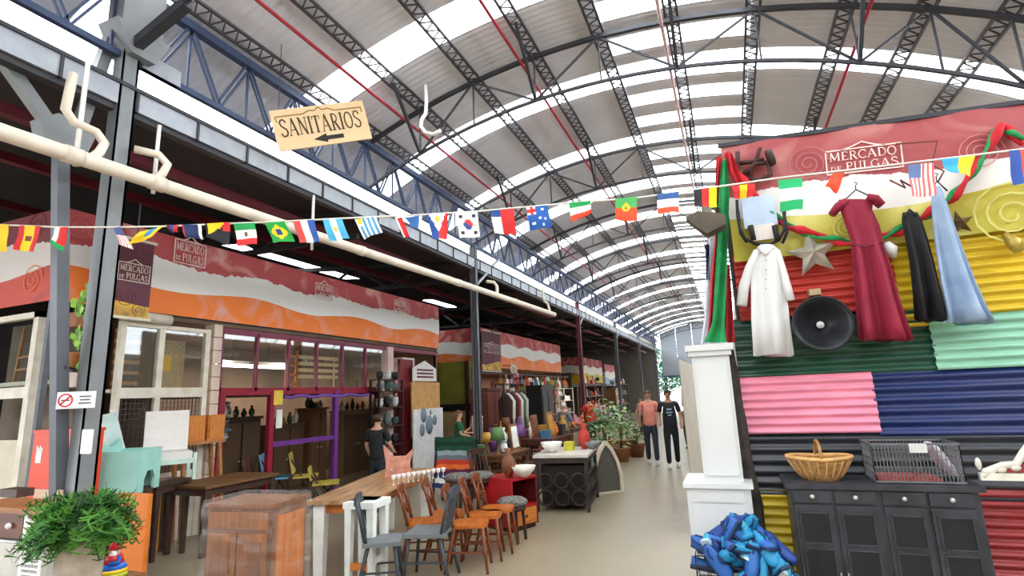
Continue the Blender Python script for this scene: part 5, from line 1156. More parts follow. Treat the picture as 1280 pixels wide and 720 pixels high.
obj('front_panel', M().prism([(-.24, 0), (-.12, 0), (-.12, .12), (-.06, .2), (.06, .2), (.12, .12), (.12, 0), (.24, 0), (.24, .42), (-.24, .42)], (0, .2, -.02), (1, 0, 0), (0, 0, 1), (0, .03, 0)), MINT, t, False)
for x in (-.24, .22): obj('side_panel', M().b2((x, -.18, 0), (x + .03, .22, .4)), MINT, t, False)
obj('seat', M().b2((-.24, -.18, .3), (.24, .2, .34)), MINT, t, False)
p = at(138, 575, X=-6.65); t = thing('white_chair', 'white high-backed chair half hidden behind the first column', 'chair', (-6.75, p.y - .1, .0)); 
zt9 = at(135, 512, X=-6.7).z; zs9 = at(138, 575, X=-6.7).z
for q in (128, 148): y = at(q, 540, X=-6.7).y; obj('back_post', M().bar((-6.68, y + .12, zs9 - .1), (-6.75, y - .06, zt9), .05), WUP, t)
obj('back_panel', M().bar((-6.7, at(138, 540, X=-6.7).y + .06, zs9), (-6.75, at(136, 540, X=-6.7).y - .02, zt9 - .05), .03, .2), mat('#c8ddd8', .6), t); obj('base', M().b2((-6.95, p.y - .22, 0), (-6.66, p.y + .2, zs9 - .05)), WUP, t)
# wood cubes on a stool
p = at(246, 553, X=-6.85); q0, q1 = at(225, 553, X=-6.98).y, at(281, 553, X=-6.98).y; zc_ = p.z; hc = at(246, 520, X=-6.85).z - zc_
t = thing('tall_stool', 'tall pale wooden trestle carrying two orange wooden boxes', 'trestle', (-7.0, (q0 + q1) / 2, 0))
obj('board', M().b2((-7.2, q0, zc_ - .04), (-6.96, q1, zc_)), PINE, t)
for y, dy in ((q0 + .08, .05), (q1 - .08, .14)):
    for x in (-7.17, -7.0): obj('leg', M().bar((x, y + dy, 0), (x, y, zc_ - .04), .045), PINE, t)
for k, (a, b) in enumerate(((q0 + .0, q0 + (q1 - q0) * .52), (q0 + (q1 - q0) * .58, q1 - .02))):
    t = thing('wooden_box', ('left' if k == 0 else 'right') + ' one of two orange wooden bedside boxes on the tall trestle', 'box', (-7.0, (a + b) / 2, zc_))
    obj('case', M().b2((-7.2, a, zc_), (-6.98, b, zc_ + hc)), HON, t); obj('front', M().b2((-6.98, a + .02, zc_ + .02), (-6.965, b - .02, zc_ + hc - .02)), wood('#d68a3c', '#b8692a'), t)
# plastic wrapped cabinet
t = thing('wrapped_cabinet', 'brown wooden cabinet wrapped in clear stretch film, in the foreground', 'cabinet', (-3.8, 3.62, 0), .12)
cw, cd, ch = .62, .42, .98
WD = wood('#8a5024', '#5e3416', .45, (14, 14, 1)); WD2 = wood('#9a5c26', '#6e3c18', .45, (14, 14, 1))
obj('body', M().b2((-cw / 2, -cd / 2, .04), (cw / 2, cd / 2, ch - .03)), WD, t, False); obj('top', M().b2((-cw / 2 - .02, -cd / 2 - .02, ch - .03), (cw / 2 + .02, cd / 2 + .02, ch)), WD, t, False)
for k in range(2):
    a = -cw / 2 + .03 + k * (cw / 2 - .02); b = a + cw / 2 - .045; d = obj('door', M().b2((a, -cd / 2 - .018, .08), (b, -cd / 2, ch - .22)), WD2, t, False)
    for z0, z1 in ((.14, .42), (.46, .7)): obj('panel', M().b2((a + .05, -cd / 2 - .026, z0), (b - .05, -cd / 2 - .018, z1)), WD, d, False)
obj('drawer_front', M().b2((-cw / 2 + .03, -cd / 2 - .018, ch - .19), (cw / 2 - .03, -cd / 2, ch - .06)), WD2, t, False)
obj('side_panel', M().b2((cw / 2, -cd / 2 + .04, .1), (cw / 2 + .012, cd / 2 - .04, ch - .1)), wood('#c4702a', '#9a5220', .4, (14, 14, 1)), t, False)  # brighter orange than the front: light on this side put into the colour
m = M(); rr = [[V((x * (cw / 2 + .03 + .006 * math.sin(z * 31 + x)), y * (cd / 2 + .035 + .006 * math.sin(z * 23 + y)), z)) for x, y in ((-1, -1), (-.3, -1.02), (.3, -.99), (1, -1), (1.02, -.3), (1, .3), (1, 1), (0, 1.0), (-1, 1), (-1.0, 0))] for z in [.05 + .96 * i / 30 for i in range(31)]]
m.loft(rr, sm=False); obj('stretch_film', m, filmmat(), t, False)
# long table with thick white legs, white stool
TC = V((-4.08, 5.74, 0)); TR = .27
table('long_table', 'long wooden table with thick white legs behind the wrapped cabinet', TC, TR, 2.35, .74, .78, wood('#b58a60', '#7d5a3c', .4, (6, 1, 6)), mat('#dedad2', .5), .12, .1, apm=HON)
t = thing('side_stool', 'bare white stool frame with a wooden foot rail at the corner of the long table', 'stool', (-3.52, 4.72, 0), .1)
SWM = mat('#e4e6e0', .5)
for x in (-.12, .12):
    for y in (-.12, .12): obj('leg', M().bar((x * 1.05, y, 0), (x, y, .74), .05, .05, w2=.075, h2=.075), SWM, t, False)
obj('top_frame', M().b2((-.17, -.17, .72), (.17, .17, .78)), SWM, t, False); obj('foot_rail', M().b2((-.12, -.14, .16), (.12, -.1, .22)), HON, t, False); obj('foot_rail', M().b2((.1, -.12, .2), (.14, .12, .25)), SWM, t, False)
# things on the long table
tp = lambda px, py: at(px, py, Z=.78)
p = tp(497, 597); t = thing('carved_board', 'pinkish eared headboard piece in wrap, standing at the back of the long table', 'board', (p.x, p.y, .78), .35)
pz_ = .36; obj('panel', M().prism([(-.17, 0), (.17, 0), (.15, .17), (.21, pz_), (.1, pz_ - .1), (-.06, pz_ - .1), (-.19, pz_ + .04), (-.15, .17)], (0, 0, 0), (1, 0, 0), (0, 0, 1), (0, .05, 0)), mat('#d9a08c', .5, 0, .25, 14, h2='#b87058'), t, False)
obj('carving', M().tube([(-.1, -.01, .1), (0, -.015, .18), (.1, -.01, .1), (0, -.015, .05)], .02, 6, closed=True), mat('#e6b8a6', .5), t, False)
for k in range(11):
    p = tp(492 + 6.2 * k, 606 - 1.0 * k); m = M().lathe([(.02, 0), (.004, .008), (.004, .05), (.025, .07), (.028, .11), (.024, .11), (.02, .075), (0, .068)], (p.x, p.y, .78), 10)
    one('wine_glass', m, mat('#e3dcd8', .15, 0, .03, key='glass'), f'{ORD[k]} clear wine glass from the near end of the row on the long table', 'glass', 'glasses along the long table edge')
# dark grey chairs
DG = mat('#3a4046', .5, 0, .15, 8); DGS = mat('#6d7072', .7, 0, .1, 10)
chair('slatted_chair', 'dark grey wooden chair with a grey seat, back turned to the aisle', 'chair', (-2.98, 5.0, 0), PI / 2 + .25, DG, DGS, 'slat', .46, .82, .42, .4)
chair('slatted_chair', 'dark grey slat-backed chair pushed against the white stool', 'chair', (-3.24, 4.6, 0), -PI / 2 + .5, DG, DGS, 'slat', .46, .84, .36, .34)
# honey bentwood chairs
HC = wood('#c26a1f', '#8a4414', .35); LG = wood('#8a4a26', '#642f16', .4)
spots = [((531, 650), -.9, 'nearest to the dark grey chairs'), ((588, 652), -1.0, 'second along the row, nearest the aisle'), ((606, 641), -1.0, 'third along the row, behind the second'), ((622, 634), -1.1, 'fourth along the row beside the patterned stool'), ((560, 640), -.95, 'half hidden in the middle of the group')]
for k, ((px, py), r, w_) in enumerate(spots):
    p = at(px, py, Z=.46); chair('bentwood_chair', f'honey brown bentwood chair, {w_}', 'chair', (p.x, p.y, 0), r - .25, LG, HC, 'bent', .46, .8, .38, .38, 'honey bentwood chairs by the long table')
# patterned upholstered stools
PT = mat('#8d8880', .9, 0, .6, 38, h2='#2c2a2a')
for k, (px, py, lab) in enumerate(((640, 622, 'round stool with black and white patterned seat beside the red cabinet'), (572, 592, 'black and white patterned chair seat left behind the bentwood chairs'), (600, 590, 'black and white patterned chair seat right behind the bentwood chairs'))):
    zs_ = .5 if k == 0 else .72; p = at(px, py, Z=zs_); t = thing('patterned_stool', lab, 'stool', (p.x, p.y, 0))
    obj('cushion', M().lathe([(.15, 0), (.19, .02), (.19, .06), (.14, .09), (0, .1)], (p.x, p.y, zs_ - .09), 14), PT, t); obj('frame', M().lathe([(.17, 0), (.17, .05)], (p.x, p.y, zs_ - .14), 14), DKW, t)
    for a in range(4): obj('leg', M().bar((p.x + .16 * math.cos(a * PI / 2 + .7), p.y + .16 * math.sin(a * PI / 2 + .7), 0), (p.x + .13 * math.cos(a * PI / 2 + .7), p.y + .13 * math.sin(a * PI / 2 + .7), zs_ - .1), .03), DKW, t)
# serape over a rack
sy = 8.4; a, b = at(541, 547, Y=sy), at(592, 549, Y=sy); z1 = a.z; z0 = at(560, 590, Y=sy).z - .25
t = thing('blanket_rack', 'low black clothes rack under the striped blanket', 'rack', ((a.x + b.x) / 2, sy + .06, 0))
for x in (a.x + .04, b.x - .04):
    for y in (sy - .1, sy + .25): obj('leg', M().bar((x, y, 0), (x, sy + .08, z1 - .05), .03), BLACK, t)
obj('rail', M().bar((a.x, sy + .08, z1 - .05), (b.x, sy + .08, z1 - .05), .03), BLACK, t)
stc = ['#1d4a34', '#14352a', '#1d4a34', '#8fa0a4', '#6a6f78', '#c23a24', '#e0672a', '#5a1f3a', '#2a2f5c', '#d8d5cc', '#27305c']
m = M(); m.grid(lambda u, v_: (a.x + (b.x - a.x) * u, sy - .02 * math.sin(u * 12) * v_ + .06 - .2 * v_ ** 2 * .6, z1 - (z1 - z0) * v_ + .008 * math.sin(u * 20 + v_ * 6)), 14, 44, mf=lambda u, v_: min(10, int(v_ * 11)))
m.grid(lambda u, v_: (a.x + (b.x - a.x) * u, sy + .06 + .2 * v_, z1 - .45 * v_), 6, 6, 0)
one('striped_blanket', m, [mat(h, .9, 0, .1, 20, key='blanket') for h in stc], 'striped blanket in green, red, orange and navy draped over the rack', 'blanket')
# red cabinet
p = at(646, 657, Z=0); q = at(660, 655, Z=0); t = thing('red_cabinet', 'red open cabinet with an orange drawer, at the aisle beyond the bentwood chairs', 'cabinet', (-2.98, 7.15, 0), -.4)
RDC = mat('#a3181e', .4, 0, .12, 4)
w, d, h = .56, .5, .66
obj('top', M().b2((-w / 2, -d / 2, h - .03), (w / 2, d / 2, h)), RDC, t, False); obj('side', M().b2((-w / 2, -d / 2, .05), (-w / 2 + .03, d / 2, h - .03)), RDC, t, False); obj('side', M().b2((-w / 2, -d / 2, .05), (w / 2, -d / 2 + .03, h - .03)), RDC, t, False); obj('back', M().b2((-w / 2, d / 2 - .03, .05), (w / 2, d / 2, h - .03)), mat('#5e1014', .6), t, False)
obj('shelf', M().b2((-w / 2, -d / 2, .28), (w / 2, d / 2, .31)), RDC, t, False); dd = obj('drawer', M().b2((w / 2 - .02, -d / 2 + .04, .07), (w / 2 + .01, d / 2 - .04, .27)), HON, t, False); obj('knob', M().ball((w / 2 + .02, 0, .17), .018, 6), BLACK, dd, False)
obj('base', M().b2((-w / 2 + .03, -d / 2 + .03, 0), (w / 2 - .03, d / 2 - .03, .05)), DKW, t, False)
# iron sideboard with pale top and lattice
p = at(714, 600, Z=.4); t = thing('iron_sideboard', 'dark wrought iron sideboard with a pale stone top, at the aisle before the arched mirror', 'sideboard', (-2.62, 8.75, 0), .12)
IRN = mat('#3a312d', .6, .2, .3, 12); w, d, h = .85, 1.25, .82
obj('top', M().b2((-w / 2, -d / 2, h - .04), (w / 2, d / 2, h)), mat('#d6cfc6', .3, 0, .1, 8), t, False); obj('frame', M().b2((-w / 2 + .02, -d / 2 + .02, h - .12), (w / 2 - .02, d / 2 - .02, h - .04)), IRN, t, False)
for x in (-1, 1):
    for y in (-1, 1): obj('leg', M().b2((x * (w / 2 - .04) - .025, y * (d / 2 - .04) - .025, 0), (x * (w / 2 - .04) + .025, y * (d / 2 - .04) + .025, h - .12)), IRN, t, False)
obj('inner_box', M().b2((-w / 2 + .1, -d / 2 + .1, .08), (w / 2 - .1, d / 2 - .1, h - .16)), mat('#241e1b', .8), t, False)
for face in range(2):
    n = 3 if face == 0 else 5
    for i in range(n):
        for j in range(2):
            r = .11; z = .2 + .24 * j; u = (-.5 + (i + .5) / n)
            pr = [(u * w * .9 + r * math.cos(q) , -d / 2 + .03, z + r * math.sin(q)) if face == 0 else (w / 2 - .03, u * d * .92 + r * math.cos(q), z + r * math.sin(q)) for q in [2 * PI * k / 12 for k in range(12)]]
            obj('scroll', M().tube(pr, .016, 5, closed=True), IRN, t, False)
# gothic arched mirror frame
ax, ay = -2.2, 9.75; t = thing('arched_frame', 'cream pointed arch window frame leaning at the end of the iron sideboard', 'frame', (ax, ay, 0), .75)
H_ = .86; W2 = .27
outl = [(-W2, 0), (-W2, .3), (-W2 * .8, .52), (-W2 * .45, .72), (0, H_), (W2 * .45, .72), (W2 * .8, .52), (W2, .3), (W2, 0)]
m = M(); ps = [V((x, 0, z)) for x, z in outl]
for a_, b_ in zip(ps, ps[1:] + ps[:1]): m.bar(a_, b_, .06, .05, up=(0, 1, 0))
obj('rim', m, CREAM, t, False); obj('screen', M().prism(outl, (0, .0, 0), (1, 0, 0), (0, 0, 1), (0, .01, 0)), mat('#5d5a52', .7, 0, .3, 40), t, False)
# chairs by the shopfront: blue, yellow, olive, brown
for px, py, h, lab, c2 in ((346, 592, '#6fb2d6', 'sky blue folding chair in front of the shopfront', None), (382, 590, '#d9bd5a', 'mustard yellow folding chair beside the blue one', None), (407, 598, '#b9a93e', 'low olive yellow chair right of the mustard one', None), (328, 600, '#6b4430', 'dark brown chair left of the blue folding chair', None)):
    p = at(px, py, Z=.5); k = .92; mm = mat(h, .6, 0, .08, 6)
    t = thing('folding_chair', lab, 'chair', (p.x, p.y, 0), 1.2 if px != 346 else -2.2)
    t.rotation_euler.z = -.9
    bh = .82 if px < 400 else .66
    obj('seat', M().b2((-.22, -.2, .42), (.22, .22, .45)), mm, t, False); obj('backrest', M().box((0, -.24, .45 + (bh - .45) / 2 + .05), (.44, .03, bh - .45), Matrix.Rotation(.2, 3, 'X')), mm, t, False)
    for x in (-.2, .2): obj('leg', M().bar((x, -.28, bh), (x, .24, 0), .028), DKW, t, False); obj('leg', M().bar((x, .2, .44), (x, -.26, 0), .028), DKW, t, False)
# ------------------------------------------------------------------ hanging ivy pot between the columns
c = at(95, 452, Y=2.9); c.y = 2.9
t = thing('hanging_planter', 'terracotta pot with bright green ivy hanging between the leaning post and the column', 'planter', c)
pr0 = at(96, 462, Y=2.9); obj('pot', M().lathe([(.05, 0), (.085, .12), (.095, .14), (.08, .14), (.0, .12)], pr0, 12), mat('#b0703c', .7), t)
obj('bracket', M().bar(pr0 + V((0, 0, .0)), V((PX + .05, 2.7, pr0.z)), .02), DSTEEL, t); obj('plinth', M().b2((pr0.x - .07, 2.83, pr0.z - .02), (pr0.x + .07, 2.97, pr0.z)), DSTEEL, t)
obj('cord', M().bar(pr0 + V((0, 0, .13)), at(112, 362, Y=2.9), .006), DSTEEL, t)
IV = [mat('#9acb45', .5), mat('#6aa033', .5)]; ri = random.Random(2); lf = []
for k, (px, py) in enumerate([(100 + 10 * math.sin(i * .9) + i * .35, 455 - 6 * i) for i in range(17)]):
    for j in range(6):
        p = at(px + ri.uniform(-7, 8), py + ri.uniform(-4, 4), Y=2.88 + ri.uniform(-.04, .05)); s = ri.uniform(.024, .042); a = ri.uniform(-.6, .6)
        m = M(); o = [V((x * s, ri.uniform(-.004, .004), z * s)) for x, z in ((0, -1), (.7, -.5), (1, .25), (.4, .5), (0, 1), (-.4, .5), (-1, .25), (-.7, -.5))]; Rz = Matrix.Rotation(a, 3, 'Z') @ Matrix.Rotation(a * 2, 3, 'Y')
        m.add([p + Rz @ q for q in o], [tuple(range(8))]); obj('leaf', m, IV[j % 2], t)
for k, (px, py, h, lab) in enumerate(((90, 400, '#8a5636', 'brown flower pot shelf piece right of the leaning post, upper'), (88, 475, '#b9a598', 'pale pinkish box right of the leaning post, below the planter'))):
    p = at(px, py, Y=3.2); one('wall_box', M().b2((p.x - .06, 3.18, p.z - .07), (p.x + .1, 3.32, p.z + .07)), mat(h, .7), lab, 'box')
# ------------------------------------------------------------------ people
def skin(name, chains, mt, parent, sub=1):
    vs = []; rad = []; es = []; idx = {}
    def vid(p, r):
        k = tuple(round(x, 4) for x in p)
        if k not in idx: idx[k] = len(vs); vs.append(p); rad.append(r if isinstance(r, tuple) else (r, r))
        return idx[k]
    for ch in chains:
        ids = [vid(p, r) for p, r in ch]
        for a, b in zip(ids, ids[1:]): es.append((a, b))
    me = bpy.data.meshes.new(name); me.from_pydata(vs, es, []); me.materials.append(mt)
    o = bpy.data.objects.new(name, me); COL.objects.link(o); o.parent = parent; ORG[o] = V((0, 0, 0))
    sk = o.modifiers.new('skin', 'SKIN'); sk.use_smooth_shade = True
    for i, r in enumerate(rad): me.skin_vertices[0].data[i].radius = r
    me.skin_vertices[0].data[0].use_root = True
    s = o.modifiers.new('smooth', 'SUBSURF'); s.levels = sub; s.render_levels = sub
    return o
def person(lab, loc, rz, h=1.7, shirt='#888888', trousers='#22283a', hair='#2a1c14', skinc='#c8967a', arms=((.1, .0), (-.1, .05)), stride=.12, bend=0, hairlong=False, shoe='#2a2a2c', hold=None, sleeve=.5, grp=None):
    """stands at loc facing its own +y; arms: (elbow forward, hand forward) per side; stride: half step"""
    k = h / 1.7; t = thing('person', lab, 'person', loc, rz); P = lambda x, y, z: (x * k, (y + bend * max(0, z - .95)) * k, (z - .25 * abs(bend) * max(0, z - .95)) * k)
    sm_ = mat(skinc, .6, 0, .05, 8)
    body = [[(P(0, 0, .95), (.1 * k, .075 * k)), (P(0, 0, 1.15), (.1 * k, .075 * k)), (P(0, 0, 1.35), (.11 * k, .075 * k)), (P(0, -.01, 1.45), .06 * k), (P(0, 0, 1.5), .05 * k), (P(0, .015, 1.57), (.07 * k, .085 * k)), (P(0, .01, 1.63), (.075 * k, .09 * k)), (P(0, 0, 1.69), .045 * k)]]
    sl = []; hands = []
    for s, (ef, hf) in zip((-1, 1), arms):
        sh_, el, wr = P(s * .17, 0, 1.4), P(s * .235, ef, 1.13), P(s * .235, hf, .9 + abs(hf) * .9)
        body.append([(P(0, 0, 1.35), (.11 * k, .075 * k)), (P(s * .1, 0, 1.41), .06 * k), (sh_, .048 * k), (el, .037 * k), (wr, .027 * k)])
        w = V(wr); d = (w - V(el)).normalized(); pl = w + d * .05 * k
        body.append([(wr, .027 * k), (tuple(pl), (.036 * k, .02 * k))])
        for q in range(4): 
            o_ = V(((q - 1.5) * .016 * k, 0, 0)); a = pl + o_ + d * .03 * k; b = a + d * (.035 - .006 * abs(q - 1.3)) * k + V((0, .012 * k, 0)); body.append([(tuple(pl), (.036 * k, .02 * k)), (tuple(a), .009 * k), (tuple(b), .008 * k)])
        th = w + d * .03 * k + V((-s * .02, .03, 0)) * k; body.append([(tuple(pl), (.036 * k, .02 * k)), (tuple(th), .009 * k), (tuple(th + d * .025 * k), .008 * k)])
        mid = V(sh_).lerp(V(el), sleeve * 1.6)
        sl.append([(P(0, 0, 1.34), (.18 * k, .12 * k)), (P(s * .1, 0, 1.4), .08 * k), (sh_, .068 * k), (tuple(mid), .06 * k)])
    for s, f in ((-1, stride), (1, -stride)):
        body.append([(P(0, 0, .95), (.1 * k, .075 * k)), (P(s * .09, 0, .86), .075 * k), (P(s * .095, f * .5 + .02, .5), .052 * k), (P(s * .1, f - (.06 if f < 0 else 0), .09), .034 * k)])
    skin('body', body, sm_, t)
    skin('shirt', [[(P(0, 0, .84), (.18 * k, .135 * k)), (P(0, 0, .95), (.17 * k, .13 * k)), (P(0, 0, 1.15), (.165 * k, .125 * k)), (P(0, 0, 1.34), (.18 * k, .12 * k)), (P(0, -.005, 1.45), .08 * k)]] + sl, mat(shirt, .8, 0, .12, 9), t)
    skin('trousers', [[(P(0, 0, 1.03), (.145 * k, .105 * k)), (P(0, 0, .88), (.15 * k, .115 * k))]] + [[(P(0, 0, .88), (.15 * k, .115 * k)), (P(s * .09, 0, .8), .092 * k), (P(s * .095, f * .5 + .02, .5), .07 * k), (P(s * .1, f - (.05 if f < 0 else 0), .1), .058 * k)] for s, f in ((-1, stride), (1, -stride))], mat(trousers, .8, 0, .15, 9), t)
    for s, f in ((-1, stride), (1, -stride)):
        c = V(P(s * .1, f - (.05 if f < 0 else 0) + .04, 0)); m = M(); rings = [[c + V((.045 * k * math.cos(a) * w_, .13 * k * math.sin(a) * w_, z * k)) for a in [2 * PI * q / 12 for q in range(12)]] for z, w_ in ((.0, 1), (.03, 1.02), (.06, .85), (.09, .5))]; m.loft(rings); obj('shoe', m, mat(shoe, .5), t, False)
    hd = V(P(0, .008, 1.62)); m = M(); hc = (.083 * k, .098 * k, .09 * k)
    n = 12; vs = []
    for i in range(6):
        a = PI * .52 * i / 5
        vs.append([hd + V((hc[0] * math.sin(a) * math.cos(q), hc[1] * math.sin(a) * math.sin(q) - .012 * k, hc[2] * math.cos(a) + (.02 * k if math.sin(q) > .3 and i == 5 else 0) - (.05 * k if math.sin(q) < .3 and i == 5 else 0))) for q in [2 * PI * j / n for j in range(n)]])
    m.loft(vs); 
    if hairlong: m.tube([hd + V((0, -.08 * k, .03 * k)), hd + V((0, -.1 * k, -.08 * k)), hd + V((0, -.09 * k, -.2 * k))], [.06 * k, .065 * k, .04 * k], 8)
    obj('hair', m, mat(hair, .7, 0, .3, 20), t, False)
    fz = P(0, .1, 1.62)
    for s in (-1, 1):
        c = V(P(s * .032, .088, 1.615)); obj('eye', M().ball(c, .011 * k, 6), mat('#2a211c', .3), t, False); obj('ear', M().ball(V(P(s * .078, .0, 1.6)), (.012 * k, .02 * k, .028 * k), 6), sm_, t, False)
    obj('nose', M().lathe([(.018 * k, -.02 * k), (.012 * k, 0), (.004 * k, .025 * k)], V(P(0, .098, 1.595)), 6), sm_, t, False)
    obj('mouth', M().b2(V(P(-.022, .088, 1.545)), V(P(.022, .096, 1.553))), mat('#8a4a44', .5), t, False)
    return t
p = at(817, 581, Z=0); person('person in a salmon pink shirt and dark jeans walking towards the camera', (p.x, p.y, 0), PI + .1, 1.72, '#df8a78', '#28303f', '#5a3a2a', '#d09a7e', ((.0, .08), (.02, -.06)), .13, shoe='#b9b6ae')
p = at(843, 585, Z=0); t = person('person in a black printed t-shirt and black trousers walking beside the pink shirt', (p.x, p.y, 0), PI + .15, 1.72, '#1c2026', '#16181d', '#1a1512', '#c08a70', ((.0, .05), (.0, .1)), -.12, shoe='#c9c6c0')
m = M(); 
for z, w in ((1.27, .11), (1.2, .14), (1.14, .08)): m.b2((-w / 2, .118, z), (w / 2, .128, z + .03))
obj('shirt_print', m, mat('#9fb4c4', .7), t, False)
p = at(472, 517, Z=1.6); p = at(472, 520, Y=7.7); person('person in a black shirt with back turned, standing beyond the long table', (p.x, 7.7, 0), .15, p.z + .03, '#1a1a1d', '#20222a', '#3a2418', '#c8967a', ((.02, .12), (.04, .16)), .04)
p = at(596, 506, Y=11.6); person('woman in a sleeveless white top standing behind the striped blanket'.replace('woman', 'person'), (p.x, 11.6, 0), 2.6, p.z, '#e6e2dc', '#3a4a5c', '#2a1a14', '#d0a084', ((.06, .2), (.05, .18)), .03, hairlong=True, sleeve=.12)
p = at(573, 513, Y=10.6); person('person holding a green cloth, with light brown hair, facing the white top', (p.x, 10.6, 0), -1.2, p.z, '#1f5a3c', '#4a3a34', '#7a5234', '#d0a084', ((.1, .25), (.08, .22)), .03, hairlong=True)
p = at(704, 503, Y=13.4); person('grey-haired person in a grey shirt seen from behind at the second stall', (p.x, 13.4, 0), -.4, p.z, '#77797c', '#4a4a50', '#c9c2bb', '#d0a08c', ((.06, .15), (.05, .16)), .03, sleeve=.6)
p = at(736, 496, Y=16.5); person('person in a red-orange shirt standing at the post beyond the iron sideboard', (p.x, 16.5, 0), .5, p.z, '#c8402a', '#2c2c34', '#2a1c14', '#c89678', ((.06, .12), (.05, .1)), .03)
p = at(800, 497, Y=22); person('small distant person in a grey top left of the pink shirt walker', (p.x, 22, 0), 2.8, p.z, '#8c8a90', '#3a3a44', '#3a2a20', '#c89678', ((.0, .1), (.0, .1)), .05)
p = at(868, 505, Y=17); person('distant person in an olive top half hidden by the tall white cabinet', (at(856, 505, Y=17).x, 17, 0), 2.8, p.z, '#7d6a54', '#4a4038', '#3a2a20', '#c89678', ((.0, .1), (.0, .1)), .05)
# ------------------------------------------------------------------ goods along the stalls further on
rg = random.Random(21)
def shelf_unit(lab, x, y0, y1, h, n, c, depth=.45, name='shelving'):
    t = thing(name, lab, 'shelf', (x, (y0 + y1) / 2, 0))
    for y in (y0, y1):
        for xx in (x, x - depth): obj('upright', M().b2((xx - .025, y - .025, 0), (xx + .025, y + .025, h)), c, t)
    for i in range(n): z = .25 + (h - .3) * i / (n - 1); obj('board', M().b2((x - depth, y0, z - .025), (x, y1, z)), c, t)
    return [.25 + (h - .3) * i / (n - 1) for i in range(n)]
CN = {'#c23a34': 'red', '#e6dfd2': 'cream', '#3f6a8a': 'blue', '#b8862e': 'ochre', '#5a7a4a': 'green', '#7a4a2e': 'brown', '#d98aa0': 'pink', '#8a8d90': 'grey', '#232326': 'black', '#d9742a': 'orange', '#6a3f7a': 'purple', '#f0ede6': 'white'}
CL = list(CN)
def good(x, y, z, kind, c, s, lab, grp):
    mt = mat(c, .55, 0, .15, 9)
    if kind == 'vase': m = M().lathe([(.04 * s, 0), (.09 * s, .12 * s), (.07 * s, .22 * s), (.03 * s, .28 * s), (.045 * s, .34 * s)], (x, y, z), 10)
    elif kind == 'box': m = M().b2((x - .1 * s, y - .12 * s, z), (x + .1 * s, y + .12 * s, z + .2 * s))
    elif kind == 'picture': 
        m = M().box((x, y, z + .2 * s), (.03, .3 * s, .4 * s), Matrix.Rotation(-.12, 3, 'Y')); m.box((x + .022, y, z + .2 * s), (.012, .23 * s, .32 * s), Matrix.Rotation(-.12, 3, 'Y'), 1)
        return one(kind, m, [mat('#8a5a30', .5), mt], lab, 'picture', grp)
    elif kind == 'bowl': m = M().lathe([(.05 * s, 0), (.12 * s, .07 * s), (.14 * s, .12 * s), (.12 * s, .11 * s), (.0, .03 * s)], (x, y, z), 12)
    elif kind == 'lamp':
        m = M().lathe([(.07 * s, 0), (.02 * s, .03 * s), (.02 * s, .24 * s)], (x, y, z), 8); m.lathe([(.13 * s, .22 * s), (.08 * s, .42 * s)], (x, y, z), 10, mi=1)
        return one('table_lamp', m, [mat('#7a5a34', .4, .3), mt], lab, 'lamp', grp)
    elif kind == 'bottle': m = M().lathe([(.035 * s, 0), (.035 * s, .2 * s), (.012 * s, .27 * s), (.014 * s, .34 * s)], (x, y, z), 8)
    elif kind == 'toy':
        m = M().ball((x, y, z + .09 * s), (.08 * s, .07 * s, .09 * s), 8); m.ball((x, y, z + .22 * s), .06 * s, 8)
    return one(kind, m, mt, lab, {'toy': 'doll'}.get(kind, kind), grp)
KINDS = ['vase', 'box', 'picture', 'bowl', 'lamp', 'bottle', 'toy']
KN = {'vase': 'vase', 'box': 'box', 'picture': 'picture', 'bowl': 'bowl', 'lamp': 'lamp', 'bottle': 'bottle', 'toy': 'toy'}
def fill(x, y0, y1, zs, names, where, n, grp, s=1.0):
    for z, nm in zip(zs, names):
        last = None
        for j in range(n):
            k = rg.choice([q for q in KINDS if q != last]); last = k; c = rg.choice(CL); y = y0 + (y1 - y0) * (j + .5) / n
            good(x + rg.uniform(-.03, .03), y, z, k, c, s * rg.uniform(.8, 1.05), f'{CN[c]} {KN[k]}, {ORD[j]} along the {nm} of the {where}', grp)
SHN = ['lowest board', 'second board', 'third board', 'fourth board', 'top board']
sA = A2a.y
zs = shelf_unit('brown wooden shelving crowded with goods at the front of the second stall', -7.3, sA + .3, sA + 2.6, 2.2, 5, BRW); fill(-7.5, sA + .35, sA + 2.55, zs, SHN, 'brown shelving', 6, 'goods on the brown shelving', .95)
zs = shelf_unit('dark red shelving further along the second stall front', -7.3, sA + 3.2, sA + 6.0, 2.1, 5, MAH); fill(-7.5, sA + 3.3, sA + 5.9, zs, SHN, 'dark red shelving', 6, 'goods on the dark red shelving', 1.0)
zs = shelf_unit('pale shelving at the far end of the second stall front', -7.3, sA + 6.6, sA + 9.0, 2.0, 4, CREAM); fill(-7.5, sA + 6.7, sA + 8.9, zs, SHN[:4], 'pale shelving', 6, 'goods on the pale shelving', 1.1)
zs = shelf_unit('tall shelving in front of the third stall', -7.0, 27.5, 31.5, 2.2, 4, BRW); fill(-7.2, 27.6, 31.4, zs, SHN[:4], 'third stall shelving', 7, 'goods at the third stall', 1.15)
zs = shelf_unit('tall shelving in front of the fourth stall', -6.6, 32.5, 37.5, 2.2, 4, DKW); fill(-6.8, 32.6, 37.4, zs, SHN[:4], 'fourth stall shelving', 7, 'goods at the fourth stall', 1.15)
